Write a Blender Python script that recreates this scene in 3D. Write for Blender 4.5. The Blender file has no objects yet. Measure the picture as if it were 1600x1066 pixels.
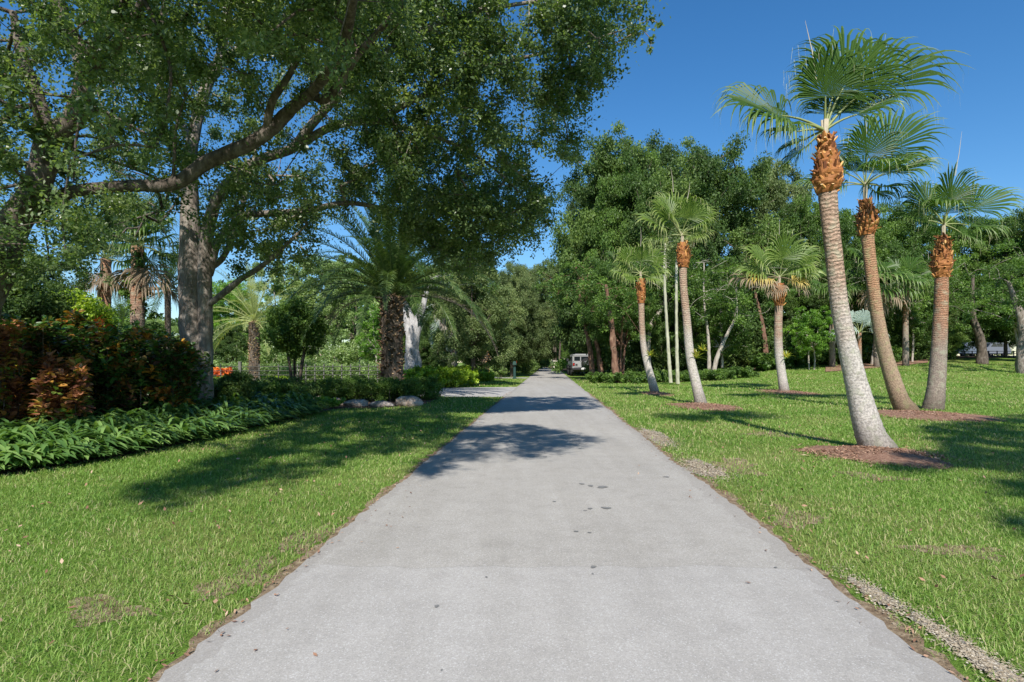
import bpy, math, random
import numpy as np
from math import radians, sin, cos, pi
random.seed(5)
R = np.random.default_rng(11)
S = bpy.context.scene
COL = S.collection

# ---------------------------------------------------------------- camera, sky, sun, exposure
F = 889.0; CX = 800.0; HZ = 565.0; CAMH = 1.4       # focal length in photo pixels, horizon row
cam = bpy.data.cameras.new('camera'); co = bpy.data.objects.new('camera', cam); COL.objects.link(co)
co.location = (0, 0, CAMH); co.rotation_euler = (pi/2, 0, 0)
cam.sensor_width = 36; cam.lens = 36*F/1600; cam.shift_y = (HZ-533)/1600
cam.clip_start = .05; cam.clip_end = 3000
S.camera = co
SUN_EL = 45.0
SHX, SHY = 0.05, 1.0                                  # a shadow falls this far (x,y) per metre of height
wd = bpy.data.worlds.new('World'); S.world = wd; wd.use_nodes = True
wn = wd.node_tree; wn.nodes.clear()
sky = wn.nodes.new('ShaderNodeTexSky'); sky.sky_type = 'NISHITA'; sky.sun_disc = False
sky.sun_elevation = radians(SUN_EL); sky.sun_rotation = math.atan2(-SHX, -SHY)
sky.air_density = 1.15; sky.dust_density = .1; sky.ozone_density = 6.0; sky.altitude = 0
bg = wn.nodes.new('ShaderNodeBackground'); bg.inputs[1].default_value = 0.105
wo = wn.nodes.new('ShaderNodeOutputWorld')
hs = wn.nodes.new('ShaderNodeHueSaturation'); hs.inputs['Saturation'].default_value = 1.22; hs.inputs['Value'].default_value = .93; wn.links.new(sky.outputs[0], hs.inputs['Color']); wn.links.new(hs.outputs[0], bg.inputs[0]); wn.links.new(bg.outputs[0], wo.inputs[0])
sl = bpy.data.lights.new('sun', 'SUN'); sl.energy = 4.8; sl.angle = radians(.53); sl.color = (1, .955, .89)
so = bpy.data.objects.new('sun', sl); COL.objects.link(so)
from mathutils import Vector
so.rotation_euler = Vector((SHX, SHY, -1)).to_track_quat('-Z', 'Y').to_euler()
S.view_settings.view_transform = 'Standard'; S.view_settings.look = 'None'
S.view_settings.gamma = 1; S.view_settings.exposure = 0.6
S.render.engine = 'CYCLES'
S.cycles.max_bounces = 8; S.cycles.transparent_max_bounces = 8

# ---------------------------------------------------------------- placing helpers
def gz(x, y):
    x = np.asarray(x, float); y = np.asarray(y, float)
    a = np.clip((y-20)/42, 0, 1); a = a*a*(3-2*a)
    b = np.clip((x-.064*y-6)/18, 0, 1); b = b*b*(3-2*b)
    return 2.0*a*b
def P(px, py, Y): return np.array([(px-CX)/F*Y, Y, CAMH+(HZ-py)/F*Y])
def G(px, py):
    Y = F*CAMH/(py-HZ); return np.array([(px-CX)/F*Y, Y])
def onground(px, Y):
    x = (px-CX)/F*Y; return np.array([x, Y, float(gz(x, Y))])
def inpoly(x, y, poly):
    x = np.asarray(x); y = np.asarray(y); c = np.zeros(x.shape, bool); n = len(poly); j = n-1
    for i in range(n):
        xi, yi = poly[i]; xj, yj = poly[j]
        if yi != yj:
            c ^= ((yi > y) != (yj > y)) & (x < (xj-xi)*(y-yi)/(yj-yi)+xi)
        j = i
    return c
def edgeL(y): return -1.70+.0635*np.asarray(y)+.012*np.sin(np.asarray(y)*2.1)
def edgeR(y):
    y = np.asarray(y, float); return 1.745+.0643*y+.055*np.exp(-((y-4.2)/2.6)**2)+.02*np.sin(y*1.3)
def nrm(v):
    v = np.asarray(v, float); return v/(np.linalg.norm(v, axis=-1, keepdims=True)+1e-9)

# ---------------------------------------------------------------- materials
def newmat(name):
    m = bpy.data.materials.new(name); m.use_nodes = True
    nt = m.node_tree; nt.nodes.clear(); return m, nt
class NT:
    def __init__(s, name):
        s.m, s.t = newmat(name); s.out = s.n('OutputMaterial')
    def n(s, k, **kw):
        nd = s.t.nodes.new('ShaderNode'+k)
        for a, b in kw.items(): setattr(nd, a, b)
        return nd
    def l(s, a, b): s.t.links.new(a, b)
    def noise(s, scale, detail=4, rough=.55, vec=None):
        nd = s.n('TexNoise'); nd.inputs['Scale'].default_value = scale; nd.inputs['Detail'].default_value = detail
        nd.inputs['Roughness'].default_value = rough
        if vec is None: vec = s.coord()
        s.l(vec, nd.inputs['Vector']); return nd.outputs['Fac']
    def coord(s):
        if not hasattr(s, 'tc'): s.tc = s.n('TexCoord').outputs['Object']
        return s.tc
    def ramp(s, fac, stops):
        nd = s.n('ValToRGB'); e = nd.color_ramp.elements
        while len(e) < len(stops): e.new(.5)
        for q, (p, c) in zip(e, stops):
            q.position = p; q.color = (*c, 1) if len(c) == 3 else c
        s.l(fac, nd.inputs[0]); return nd.outputs[0]
    def mix(s, f, a, b, mode='MIX'):
        nd = s.n('Mix', data_type='RGBA', blend_type=mode)
        for i, v in ((0, f), (6, a), (7, b)):
            if isinstance(v, (int, float)): nd.inputs[i].default_value = v
            elif isinstance(v, tuple): nd.inputs[i].default_value = (*v, 1)
            else: s.l(v, nd.inputs[i])
        return nd.outputs[2]
    def math(s, op, a, b=0.0):
        nd = s.n('Math', operation=op)
        for i, v in ((0, a), (1, b)):
            if isinstance(v, (int, float)): nd.inputs[i].default_value = v
            else: s.l(v, nd.inputs[i])
        return nd.outputs[0]
    def bsdf(s, col, rough=.8, spec=.3, metal=0, bump=None, bd=.02, bs=1.0):
        b = s.n('BsdfPrincipled')
        if isinstance(col, tuple): b.inputs['Base Color'].default_value = (*col, 1)
        else: s.l(col, b.inputs['Base Color'])
        if isinstance(rough, (int, float)): b.inputs['Roughness'].default_value = rough
        else: s.l(rough, b.inputs['Roughness'])
        b.inputs['Specular IOR Level'].default_value = spec; b.inputs['Metallic'].default_value = metal
        if bump is not None:
            bp = s.n('Bump'); bp.inputs['Distance'].default_value = bd; bp.inputs['Strength'].default_value = bs
            s.l(bump, bp.inputs['Height']); s.l(bp.outputs[0], b.inputs['Normal'])
        return b
    def done(s, b): s.l(b.outputs[0], s.out.inputs[0]); return s.m

def leafmat(name, stops, trans=.32, rough=.42, spec=.45, tcol=1.5):
    k = NT(name); a = k.n('Attribute', attribute_name='tint')
    c = k.ramp(a.outputs['Fac'], stops)
    b = k.bsdf(c, rough, spec)
    tr = k.n('BsdfTranslucent')
    tc = k.mix(1.0, c, (tcol*1.1, tcol*1.15, tcol*.5), 'MULTIPLY'); k.l(tc, tr.inputs[0])
    mx = k.n('MixShader'); mx.inputs[0].default_value = trans
    k.l(b.outputs[0], mx.inputs[1]); k.l(tr.outputs[0], mx.inputs[2]); k.l(mx.outputs[0], k.out.inputs[0])
    return k.m
def plain(name, col, rough=.6, spec=.4, metal=0, var=.0, sc=8):
    k = NT(name)
    if var:
        c = k.mix(k.noise(sc), tuple(q*(1-var) for q in col), tuple(min(1, q*(1+var)) for q in col))
        return k.done(k.bsdf(c, rough, spec, metal, k.noise(sc*6), .004, .5))
    return k.done(k.bsdf(col, rough, spec, metal))

M = {}
M['oak'] = leafmat('oak leaf', [(0, (.05, .088, .034)), (.45, (.125, .185, .066)), (.8, (.25, .31, .12)), (1, (.46, .47, .29))], .46, .36, .55)
M['oak2'] = leafmat('oak leaf olive', [(0, (.036, .062, .016)), (.5, (.10, .135, .034)), (.85, (.20, .22, .07)), (1, (.34, .30, .15))], .4, .35, .6)
M['dark'] = leafmat('dark leaf', [(0, (.035, .068, .02)), (.5, (.085, .145, .036)), (1, (.18, .26, .06))], .32, .55, .28)
M['grey'] = leafmat('grey green leaf', [(0, (.06, .095, .035)), (.5, (.14, .19, .065)), (1, (.26, .31, .12))], .32, .55, .28)
M['mid'] = leafmat('mid green leaf', [(0, (.035, .075, .016)), (.5, (.092, .165, .032)), (1, (.19, .30, .055))], .34, .5, .3)
M['bright'] = leafmat('bright leaf', [(0, (.06, .14, .018)), (.5, (.15, .29, .035)), (1, (.28, .45, .06))], .35)
M['yellow'] = leafmat('yellow green leaf', [(0, (.10, .18, .02)), (.5, (.27, .40, .03)), (1, (.50, .58, .06))], .35)
M['pale'] = leafmat('pale green leaf', [(0, (.10, .16, .055)), (.5, (.21, .30, .10)), (1, (.36, .45, .17))], .35)
M['croton'] = leafmat('croton leaf', [(0, (.04, .065, .02)), (.18, (.11, .045, .035)), (.3, (.05, .11, .025)), (.6, (.09, .19, .035)),
                                      (.76, (.22, .16, .05)), (.92, (.42, .14, .03)), (1, (.55, .30, .04))], .25, .35, .6, 1.3)
M['croton_red'] = leafmat('bronze croton leaf', [(0, (.10, .045, .03)), (.3, (.28, .11, .06)), (.55, (.45, .20, .10)), (.7, (.60, .30, .06)), (.8, (.22, .26, .05)), (1, (.14, .27, .04))], .25, .35, .6, 1.3)
M['orange'] = leafmat('orange croton leaf', [(0, (.5, .08, .02)), (.5, (.75, .19, .04)), (1, (.75, .45, .06))], .3)
M['fern'] = leafmat('fern leaf', [(0, (.04, .09, .025)), (.5, (.10, .20, .05)), (1, (.25, .38, .11))], .3, .35, .6)
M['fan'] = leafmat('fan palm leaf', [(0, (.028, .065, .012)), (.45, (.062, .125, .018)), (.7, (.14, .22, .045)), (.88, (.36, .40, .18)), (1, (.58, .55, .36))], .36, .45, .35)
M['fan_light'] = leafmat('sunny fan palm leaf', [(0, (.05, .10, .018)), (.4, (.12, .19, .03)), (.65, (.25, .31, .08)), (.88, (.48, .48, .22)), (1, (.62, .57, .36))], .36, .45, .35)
M['fan_dry'] = leafmat('dry palm leaf', [(0, (.13, .09, .055)), (.5, (.27, .20, .135)), (1, (.45, .36, .25))], .25, .7, .2, 1.0)
M['fan_yel'] = leafmat('yellowing palm leaf', [(0, (.20, .16, .03)), (.5, (.50, .36, .07)), (1, (.62, .50, .24))], .3, .6, .3, 1.0)
M['fan_blue'] = leafmat('silver palm leaf', [(0, (.17, .24, .20)), (.5, (.34, .42, .36)), (1, (.5, .55, .47))], .2, .5, .4, 1.0)
M['date'] = leafmat('date palm leaf', [(0, (.022, .05, .013)), (.5, (.052, .10, .022)), (.85, (.12, .17, .05)), (1, (.26, .28, .12))], .25, .42, .4)
M['date_pale'] = leafmat('pale date palm leaf', [(0, (.16, .20, .06)), (.5, (.33, .38, .13)), (1, (.52, .52, .24))], .3, .45, .5)
M['date_dry'] = leafmat('greying date frond', [(0, (.16, .13, .11)), (.5, (.27, .22, .18)), (1, (.44, .37, .31))], .25, .6, .3, 1.0)
M['brom'] = leafmat('bromeliad leaf', [(0, (.14, .22, .03)), (.5, (.34, .38, .06)), (1, (.60, .50, .10))], .35)
M['blade'] = leafmat('grass blade', [(0, (.07, .15, .022)), (.4, (.15, .27, .04)), (.74, (.26, .37, .085)), (.9, (.38, .37, .16)), (1, (.50, .42, .25))], .3, .55, .3)

def bark(name, c1, c2, c3, sc=3., bd=.03, ring=False, moss=None):
    k = NT(name); co_ = k.coord()
    mp = k.n('Mapping'); mp.inputs['Scale'].default_value = (1, 1, .28 if not ring else 3.5); k.l(co_, mp.inputs[0])
    n1 = k.noise(sc*4, 7, .65, mp.outputs[0]); n2 = k.noise(sc*.5, 3)
    c = k.ramp(n1, [(.32, c1), (.5, c2), (.68, c3)])
    c = k.mix(k.math('MULTIPLY', n2, .55), c, tuple(q*.45 for q in c2))
    pt = k.ramp(k.noise(sc*1.3, 3), [(.56, (0, 0, 0)), (.66, (1, 1, 1))])
    c = k.mix(k.math('MULTIPLY', pt, .5), c, c3)
    if moss:
        mk = k.ramp(k.noise(sc*2.2, 4), [(.55, (0, 0, 0)), (.7, (1, 1, 1))]); c = k.mix(mk, c, moss)
    return k.done(k.bsdf(c, .92, .15, 0, n1, bd, .9))
M['bark'] = bark('oak bark', (.09, .072, .06), (.25, .21, .175), (.42, .375, .325), 3, .05)
M['bark_dark'] = bark('dark bark', (.04, .03, .024), (.115, .09, .07), (.21, .175, .14), 3, .04)
M['bark_shade'] = bark('shaded oak bark', (.045, .036, .03), (.125, .10, .082), (.235, .20, .17), 3, .05)  # oak bark again, darkened: the left trunk's shade is in the colour
M['bark_red'] = bark('reddish bark', (.08, .04, .028), (.20, .11, .075), (.34, .22, .15), 2, .03)
M['bark_pale'] = bark('pale bark', (.24, .20, .16), (.40, .35, .29), (.55, .50, .43), 2, .02)
M['bark_white'] = bark('white bark', (.17, .16, .15), (.43, .41, .39), (.64, .62, .59), 2.2, .08)
M['pole'] = bark('slim pale stem', (.30, .30, .20), (.44, .43, .31), (.56, .55, .42), 2, .01)

def palmbark(name, lo, hi, dark, mossy=(.33, .34, .24)):
    # ringed trunk: smooth grey below, browner and more ringed above; 'len' runs 0 at the foot to 1 at the top
    k = NT(name); a = k.n('Attribute', attribute_name='len').outputs['Fac']; m_ = k.n('Attribute', attribute_name='metres').outputs['Fac']
    nz = k.noise(7, 5); nz2 = k.noise(30, 5, .7); nb = k.noise(2.3, 3)
    w = k.math('SINE', k.math('ADD', k.math('MULTIPLY', m_, 96.), k.math('ADD', k.math('MULTIPLY', nz, 17.), k.math('MULTIPLY', nz2, 2.5))))
    w = k.math('ADD', k.math('MULTIPLY', w, .5), .5)
    up = k.ramp(k.math('ADD', a, k.math('MULTIPLY', k.math('SUBTRACT', nb, .5), .35)), [(.42, (0, 0, 0)), (.72, (1, 1, 1))])
    c = k.mix(up, lo, hi)
    c = k.mix(k.math('MULTIPLY', k.math('POWER', w, 3.), k.math('ADD', .07, k.math('MULTIPLY', up, .36))), c, dark)
    sp = k.ramp(nz2, [(.4, (.45, .45, .45)), (.6, (1.15, 1.15, 1.15))]); c = k.mix(.8, c, sp, 'MULTIPLY')
    ms = k.ramp(nz, [(.5, (0, 0, 0)), (.66, (1, 1, 1))]); c = k.mix(k.math('MULTIPLY', ms, .5), c, mossy)
    ft = k.ramp(a, [(0, (.42, .40, .38)), (.16, (1, 1, 1))]); c = k.mix(1.0, c, ft, 'MULTIPLY')  # darker foot: shadow at the trunk base put into the colour
    h = k.math('SUBTRACT', nz2, k.math('MULTIPLY', w, k.math('ADD', .12, k.math('MULTIPLY', up, .8))))
    return k.done(k.bsdf(c, .93, .12, 0, h, .012, .9))
M['palm_grey'] = palmbark('grey palm trunk', (.50, .455, .41), (.42, .29, .21), (.16, .10, .07))
M['palm_brown'] = palmbark('brown palm trunk', (.34, .25, .17), (.42, .24, .14), (.13, .07, .045), (.30, .30, .15))
M['palm_dim'] = palmbark('dim palm trunk', (.27, .22, .18), (.38, .20, .12), (.10, .06, .04))
M['boot'] = leafmat('cut palm boot', [(0, (.13, .045, .018)), (.4, (.42, .17, .05)), (.75, (.68, .36, .12)), (1, (.82, .62, .36))], .0, .7, .25)
M['boot_dark'] = leafmat('date palm boot', [(0, (.07, .04, .025)), (.5, (.22, .14, .085)), (.85, (.42, .28, .16)), (1, (.54, .40, .24))], .0, .85, .15)
M['boot_tan'] = leafmat('tan palm boot', [(0, (.14, .08, .05)), (.5, (.36, .24, .13)), (1, (.58, .42, .25))], .0, .85, .15)
M['petiole'] = plain('palm petiole', (.20, .23, .08), .5, .4, 0, .25)
M['petiole_pale'] = plain('pale petiole base', (.36, .31, .22), .6, .3, 0, .3)
M['spear'] = plain('pale spear leaf', (.42, .37, .28), .6)

def m_ground():
    k = NT('lawn'); n1 = k.noise(.55, 4); n2 = k.noise(9, 5, .7); n3 = k.noise(90, 3, .7)
    c = k.ramp(n2, [(.3, (.085, .165, .022)), (.5, (.135, .235, .034)), (.72, (.22, .30, .07))])
    c2 = k.ramp(n2, [(.3, (.12, .16, .035)), (.6, (.24, .28, .075)), (.8, (.36, .33, .15))])
    c = k.mix(k.ramp(n1, [(.42, (0, 0, 0)), (.62, (1, 1, 1))]), c, c2)
    c = k.mix(.8, c, k.ramp(n3, [(.3, (.35, .35, .35)), (.65, (1.2, 1.2, 1.2))]), 'MULTIPLY')
    return k.done(k.bsdf(c, .95, .1, 0, n3, .03, .8))
def m_asphalt(name, base, lo, hi):
    k = NT(name); n1 = k.noise(.5, 4); n2 = k.noise(150, 3, .8); n3 = k.noise(4.5, 5, .6); n4 = k.noise(60, 4, .8)
    v = k.n('TexVoronoi'); v.inputs['Scale'].default_value = 170; k.l(k.coord(), v.inputs['Vector'])
    c = k.mix(n1, tuple(q*.80 for q in base), tuple(q*1.16 for q in base))
    c = k.mix(.75, c, k.ramp(n3, [(.25, (.86, .855, .85)), (.5, (1, 1, 1)), (.75, (1.07, 1.07, 1.08))]), 'MULTIPLY')
    c = k.mix(.8, c, k.ramp(n2, [(.28, (lo, lo, lo)), (.5, (1, 1, 1)), (.72, (hi, hi, hi))]), 'MULTIPLY')
    c = k.mix(.6, c, k.ramp(n4, [(.3, (.75, .75, .75)), (.7, (1.22, 1.22, 1.24))]), 'MULTIPLY')
    sx = k.n('Separate' + 'XYZ'); k.l(v.outputs['Color'], sx.inputs[0])
    bright = k.math('GREATER_THAN', sx.outputs[0], .955)
    c = k.mix(k.math('MULTIPLY', bright, .38), c, (.62, .61, .60))
    # a few oil spots
    v2 = k.n('TexVoronoi'); v2.inputs['Scale'].default_value = 1.1; k.l(k.coord(), v2.inputs['Vector'])
    s2 = k.n('Separate' + 'XYZ'); k.l(v2.outputs['Color'], s2.inputs[0])
    d2 = k.math('ADD', v2.outputs['Distance'], k.math('MULTIPLY', k.noise(30, 2), .02))
    thr = k.math('MULTIPLY', s2.outputs[1], .048)
    sp = k.math('LESS_THAN', d2, thr)
    c = k.mix(k.math('MULTIPLY', sp, .6), c, (.09, .09, .095))
    sy_ = k.n('Separate' + 'XYZ'); k.l(k.coord(), sy_.inputs[0])
    yy = k.math('ADD', sy_.outputs[1], k.math('MULTIPLY', k.noise(1.3, 4), .5))
    c = k.mix(k.math('MULTIPLY', k.math('LESS_THAN', yy, 4.1), .07), c, (.62, .62, .66))
    c = k.mix(k.math('MULTIPLY', k.math('LESS_THAN', k.math('ABSOLUTE', k.math('SUBTRACT', yy, 4.1)), .009), .14), c, (.12, .12, .12))
    ty = k.n('Mapping'); ty.inputs['Scale'].default_value = (2.2, .12, 1); k.l(k.coord(), ty.inputs[0])
    c = k.mix(.55, c, k.ramp(k.noise(1.2, 4, .6, ty.outputs[0]), [(.32, (.86, .85, .83)), (.6, (1.05, 1.05, 1.05))]), 'MULTIPLY')
    # dusty verge tone at the edges (true soiling of the seal)
    sxyz = k.n('Separate' + 'XYZ'); k.l(k.coord(), sxyz.inputs[0])
    u = k.math('SUBTRACT', sxyz.outputs[0], k.math('MULTIPLY', sxyz.outputs[1], .064))
    e = k.math('ABSOLUTE', k.math('SUBTRACT', u, .02)); e = k.math('ADD', e, k.math('MULTIPLY', k.math('SUBTRACT', n3, .5), .5))
    c = k.mix(k.ramp(e, [(1.25, (0, 0, 0)), (1.0, (0, 0, 0))]) if False else k.math('MULTIPLY', k.math('GREATER_THAN', e, 1.62), .25), c, (.17, .15, .13))
    return k.done(k.bsdf(c, .9, .2, 0, n2, .004, .5))
def m_noisy(name, stops, sc, bd=.02, sc2=40):
    k = NT(name); n = k.noise(sc, 6, .7); n2 = k.noise(sc2, 4, .7)
    c = k.ramp(n, stops); c = k.mix(.7, c, k.ramp(n2, [(.3, (.5, .5, .5)), (.7, (1.25, 1.25, 1.25))]), 'MULTIPLY')
    return k.done(k.bsdf(c, .95, .1, 0, n2, bd, .8))
M['lawn'] = m_ground()
M['asphalt'] = m_asphalt('sun bleached asphalt', (.325, .307, .276), .66, 1.38)
M['drive'] = m_asphalt('pale driveway', (.42, .405, .385), .7, 1.3)
M['soil'] = m_noisy('dry soil', [(.3, (.11, .07, .045)), (.5, (.26, .19, .12)), (.7, (.42, .34, .24))], 14, .02, 80)
M['sand'] = m_noisy('bare sand', [(.3, (.22, .18, .13)), (.5, (.38, .34, .28)), (.7, (.50, .47, .41))], 12, .02, 90)
M['grit'] = leafmat('sandy grit', [(0, (.20, .15, .09)), (.5, (.34, .28, .20)), (1, (.54, .49, .40))], 0, .9, .1)
M['mulch'] = m_noisy('brown mulch', [(.3, (.12, .06, .04)), (.5, (.28, .16, .11)), (.7, (.42, .28, .20))], 18, .03, 60)
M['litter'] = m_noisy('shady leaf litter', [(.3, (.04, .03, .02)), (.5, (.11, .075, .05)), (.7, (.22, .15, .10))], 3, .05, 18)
M['chip'] = leafmat('mulch chip', [(0, (.10, .05, .03)), (.5, (.30, .17, .11)), (1, (.52, .38, .27))], 0, .9, .1)
M['rock'] = m_noisy('weathered limestone', [(.3, (.20, .14, .10)), (.5, (.42, .33, .27)), (.7, (.60, .53, .46))], 4, .05, 20)

# ---------------------------------------------------------------- mesh helpers
def link(name, me, parent=None, mat=None):
    o = bpy.data.objects.new(name, me); COL.objects.link(o)
    if parent is not None: o.parent = parent
    if mat is not None: me.materials.append(mat)
    return o
def tag(o, label=None, cat=None, group=None, kind=None):
    if label: o['label'] = label
    if cat: o['category'] = cat
    if group: o['group'] = group
    if kind: o['kind'] = kind
    return o
def thing(name, label, cat, loc=(0, 0, 0), rz=0, group=None):
    o = bpy.data.objects.new(name, None); COL.objects.link(o); o.location = tuple(float(v) for v in loc)
    o.rotation_euler = (0, 0, rz); o.empty_display_size = .2
    return tag(o, label, cat, group)
class MB:
    """collects vertices / faces (quads and tris) and face / vertex attributes into one mesh"""
    def __init__(s): s.v = []; s.f = []; s.t = []; s.len = []; s.met = []; s.n = 0; s.mi = []
    def add(s, v, f, tint=.5, ln=None, met=None, mi=0):
        v = np.asarray(v, float).reshape(-1, 3); f = np.asarray(f, int)
        if f.size == 0: return
        s.v.append(v); s.f.append(f+s.n); s.n += len(v)
        s.t.append(np.broadcast_to(np.asarray(tint, float), (len(f),)).copy()); s.mi.append(np.full(len(f), mi))
        s.len.append(np.zeros(len(v)) if ln is None else np.asarray(ln, float)); s.met.append(np.zeros(len(v)) if met is None else np.asarray(met, float))
    def build(s, name, mats, parent=None, smooth=False, off=None, keep=True):
        v = np.concatenate(s.v)
        if off is not None: v = v-np.asarray(off)
        me = bpy.data.meshes.new(name); me.vertices.add(len(v)); me.vertices.foreach_set('co', v.astype(np.float32).ravel())
        tot = np.concatenate([np.full(len(f), f.shape[1]) for f in s.f]); loops = np.concatenate([f.ravel() for f in s.f])
        me.loops.add(len(loops)); me.loops.foreach_set('vertex_index', loops.astype(np.int32))
        me.polygons.add(len(tot)); st = np.concatenate([[0], np.cumsum(tot)[:-1]])
        me.polygons.foreach_set('loop_start', st.astype(np.int32))
        try: me.polygons.foreach_set('loop_total', tot.astype(np.int32))
        except Exception: pass
        me.polygons.foreach_set('material_index', np.concatenate(s.mi).astype(np.int32))
        me.update(calc_edges=True)
        me.polygons.foreach_set('use_smooth', np.full(len(tot), smooth))
        a = me.attributes.new('tint', 'FLOAT', 'FACE'); a.data.foreach_set('value', np.concatenate(s.t).astype(np.float32))
        ln = np.concatenate(s.len)
        if ln.any():
            a = me.attributes.new('len', 'FLOAT', 'POINT'); a.data.foreach_set('value', ln.astype(np.float32))
            a = me.attributes.new('metres', 'FLOAT', 'POINT'); a.data.foreach_set('value', np.concatenate(s.met).astype(np.float32))
        if not isinstance(mats, (list, tuple)): mats = [mats]
        for m_ in mats: me.materials.append(m_)
        return link(name, me, parent)
def catmull(pts, rad, step):
    pts = np.asarray(pts, float); rad = np.asarray(rad, float)
    if len(pts) < 2: return pts, rad
    p = np.vstack([2*pts[0]-pts[1], pts, 2*pts[-1]-pts[-2]]); op = []; orr = []
    for i in range(1, len(p)-2):
        L = np.linalg.norm(p[i+1]-p[i]); n = max(1, int(math.ceil(L/step)))
        for t in np.arange(n)/n:
            a, b, c, d = p[i-1], p[i], p[i+1], p[i+2]
            op.append(.5*((2*b)+(c-a)*t+(2*a-5*b+4*c-d)*t*t+(3*b-a-3*c+d)*t**3)); orr.append(rad[i-1]*(1-t)+rad[i]*t)
    op.append(pts[-1]); orr.append(rad[-1]); return np.array(op), np.array(orr)
def tube(mb, pts, rad, n=8, cap=True, rough=0., tint=.5, rng=R, rfun=None):
    pts = np.asarray(pts, float); rad = np.asarray(rad, float); m = len(pts)
    T = np.gradient(pts, axis=0); T = nrm(T)
    u = np.zeros((m, 3)); a = np.array([0, 0, 1.]) if abs(T[0][2]) < .9 else np.array([1., 0, 0])
    u[0] = nrm(np.cross(T[0], a))
    for i in range(1, m): u[i] = nrm(u[i-1]-T[i]*np.dot(u[i-1], T[i]))
    w = np.cross(T, u); an = np.arange(n)/n*2*pi
    rr = rad[:, None]*np.ones(n)[None]
    met = np.concatenate([[0], np.cumsum(np.linalg.norm(np.diff(pts, axis=0), axis=1))])
    if rough: 
        base = rng.normal(0, 1, (m, n)); base = (base+np.roll(base, 1, 1)+np.roll(base, 1, 0))/1.8; rr = rr*(1+rough*base)
    if rfun is not None: rr = rr*rfun(met[:, None]*np.ones(n)[None], an[None]*np.ones(m)[:, None])
    v = pts[:, None]+rr[..., None]*(np.cos(an)[None, :, None]*u[:, None]+np.sin(an)[None, :, None]*w[:, None])
    i = np.arange(m-1)[:, None]*n; j = np.arange(n)[None]; k2 = (np.arange(n)+1) % n
    f = np.stack([i+j, i+k2[None], i+n+k2[None], i+n+j], -1).reshape(-1, 4)
    ln = np.repeat(met/max(met[-1], 1e-6), n); me = np.repeat(met, n)
    mb.add(v.reshape(-1, 3), f, tint, ln+1e-6, me)
    if cap and rad[-1] > .004:
        c = pts[-1]+T[-1]*rad[-1]*.4
        mb.add(np.vstack([v[-1], c]), [[q, (q+1) % n, n] for q in range(n)], tint, np.full(n+1, 1.), np.full(n+1, met[-1]))
def box(mb, c, s, rz=0., tint=.5, bev=0., mi=0, taper=1.):
    x, y, z = np.array(s)/2.; b = min(bev, x*.9, y*.9, z*.9)
    if b <= 0:
        v = [[i*x*(taper if k > 0 else 1), j*y*(taper if k > 0 else 1), k*z] for k in (-1, 1) for j in (-1, 1) for i in (-1, 1)]
        f = [[0, 2, 3, 1], [4, 5, 7, 6], [0, 1, 5, 4], [2, 6, 7, 3], [0, 4, 6, 2], [1, 3, 7, 5]]
    else:
        def ring(ix, iy, zz):
            r = []
            for sx, sy in ((1, 1), (-1, 1), (-1, -1), (1, -1)):
                p1 = (sx*ix, sy*(iy-b)); p2 = (sx*(ix-b), sy*iy)
                r += [(*p1, zz), (*p2, zz)] if sx*sy > 0 else [(*p2, zz), (*p1, zz)]
            return r
        rs = [ring(x-b, y-b, -z), ring(x, y, -z+b), ring(x*taper, y*taper, z-b), ring(x*taper-b, y*taper-b, z)]
        v = [p for r in rs for p in r]; f4 = []
        for a in range(3):
            for q in range(8): f4.append([a*8+q, a*8+(q+1) % 8, a*8+8+(q+1) % 8, a*8+8+q])
        v = np.array(v); cr, sr = cos(rz), sin(rz)
        w = np.stack([v[:, 0]*cr-v[:, 1]*sr, v[:, 0]*sr+v[:, 1]*cr, v[:, 2]], 1)+np.array(c)
        n0 = mb.n
        mb.add(w, f4, tint, mi=mi); mb.add(w, [list(range(8))[::-1], list(range(24, 32))], tint, mi=mi); return
    v = np.array(v); cr, sr = cos(rz), sin(rz)
    w = np.stack([v[:, 0]*cr-v[:, 1]*sr, v[:, 0]*sr+v[:, 1]*cr, v[:, 2]], 1)+np.array(c)
    mb.add(w, f, tint, mi=mi)
def cyl(mb, c, axis, r, L, n=20, tint=.5, prof=None, mi=0):
    """lathe about an axis; prof = [(along, radius factor)]"""
    ax = nrm(axis); a = np.array([0, 0, 1.]) if abs(ax[2]) < .9 else np.array([1., 0, 0]); u = nrm(np.cross(ax, a)); w = np.cross(ax, u)
    prof = prof or [(-.5, 0), (-.5, 1), (.5, 1), (.5, 0)]; an = np.arange(n)/n*2*pi
    v = np.array([[np.array(c)+ax*q*L+r*k*(cos(t)*u+sin(t)*w) for t in an] for q, k in prof]).reshape(-1, 3)
    f = [[i*n+j, i*n+(j+1) % n, (i+1)*n+(j+1) % n, (i+1)*n+j] for i in range(len(prof)-1) for j in range(n)]
    mb.add(v, f, tint, mi=mi)

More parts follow.
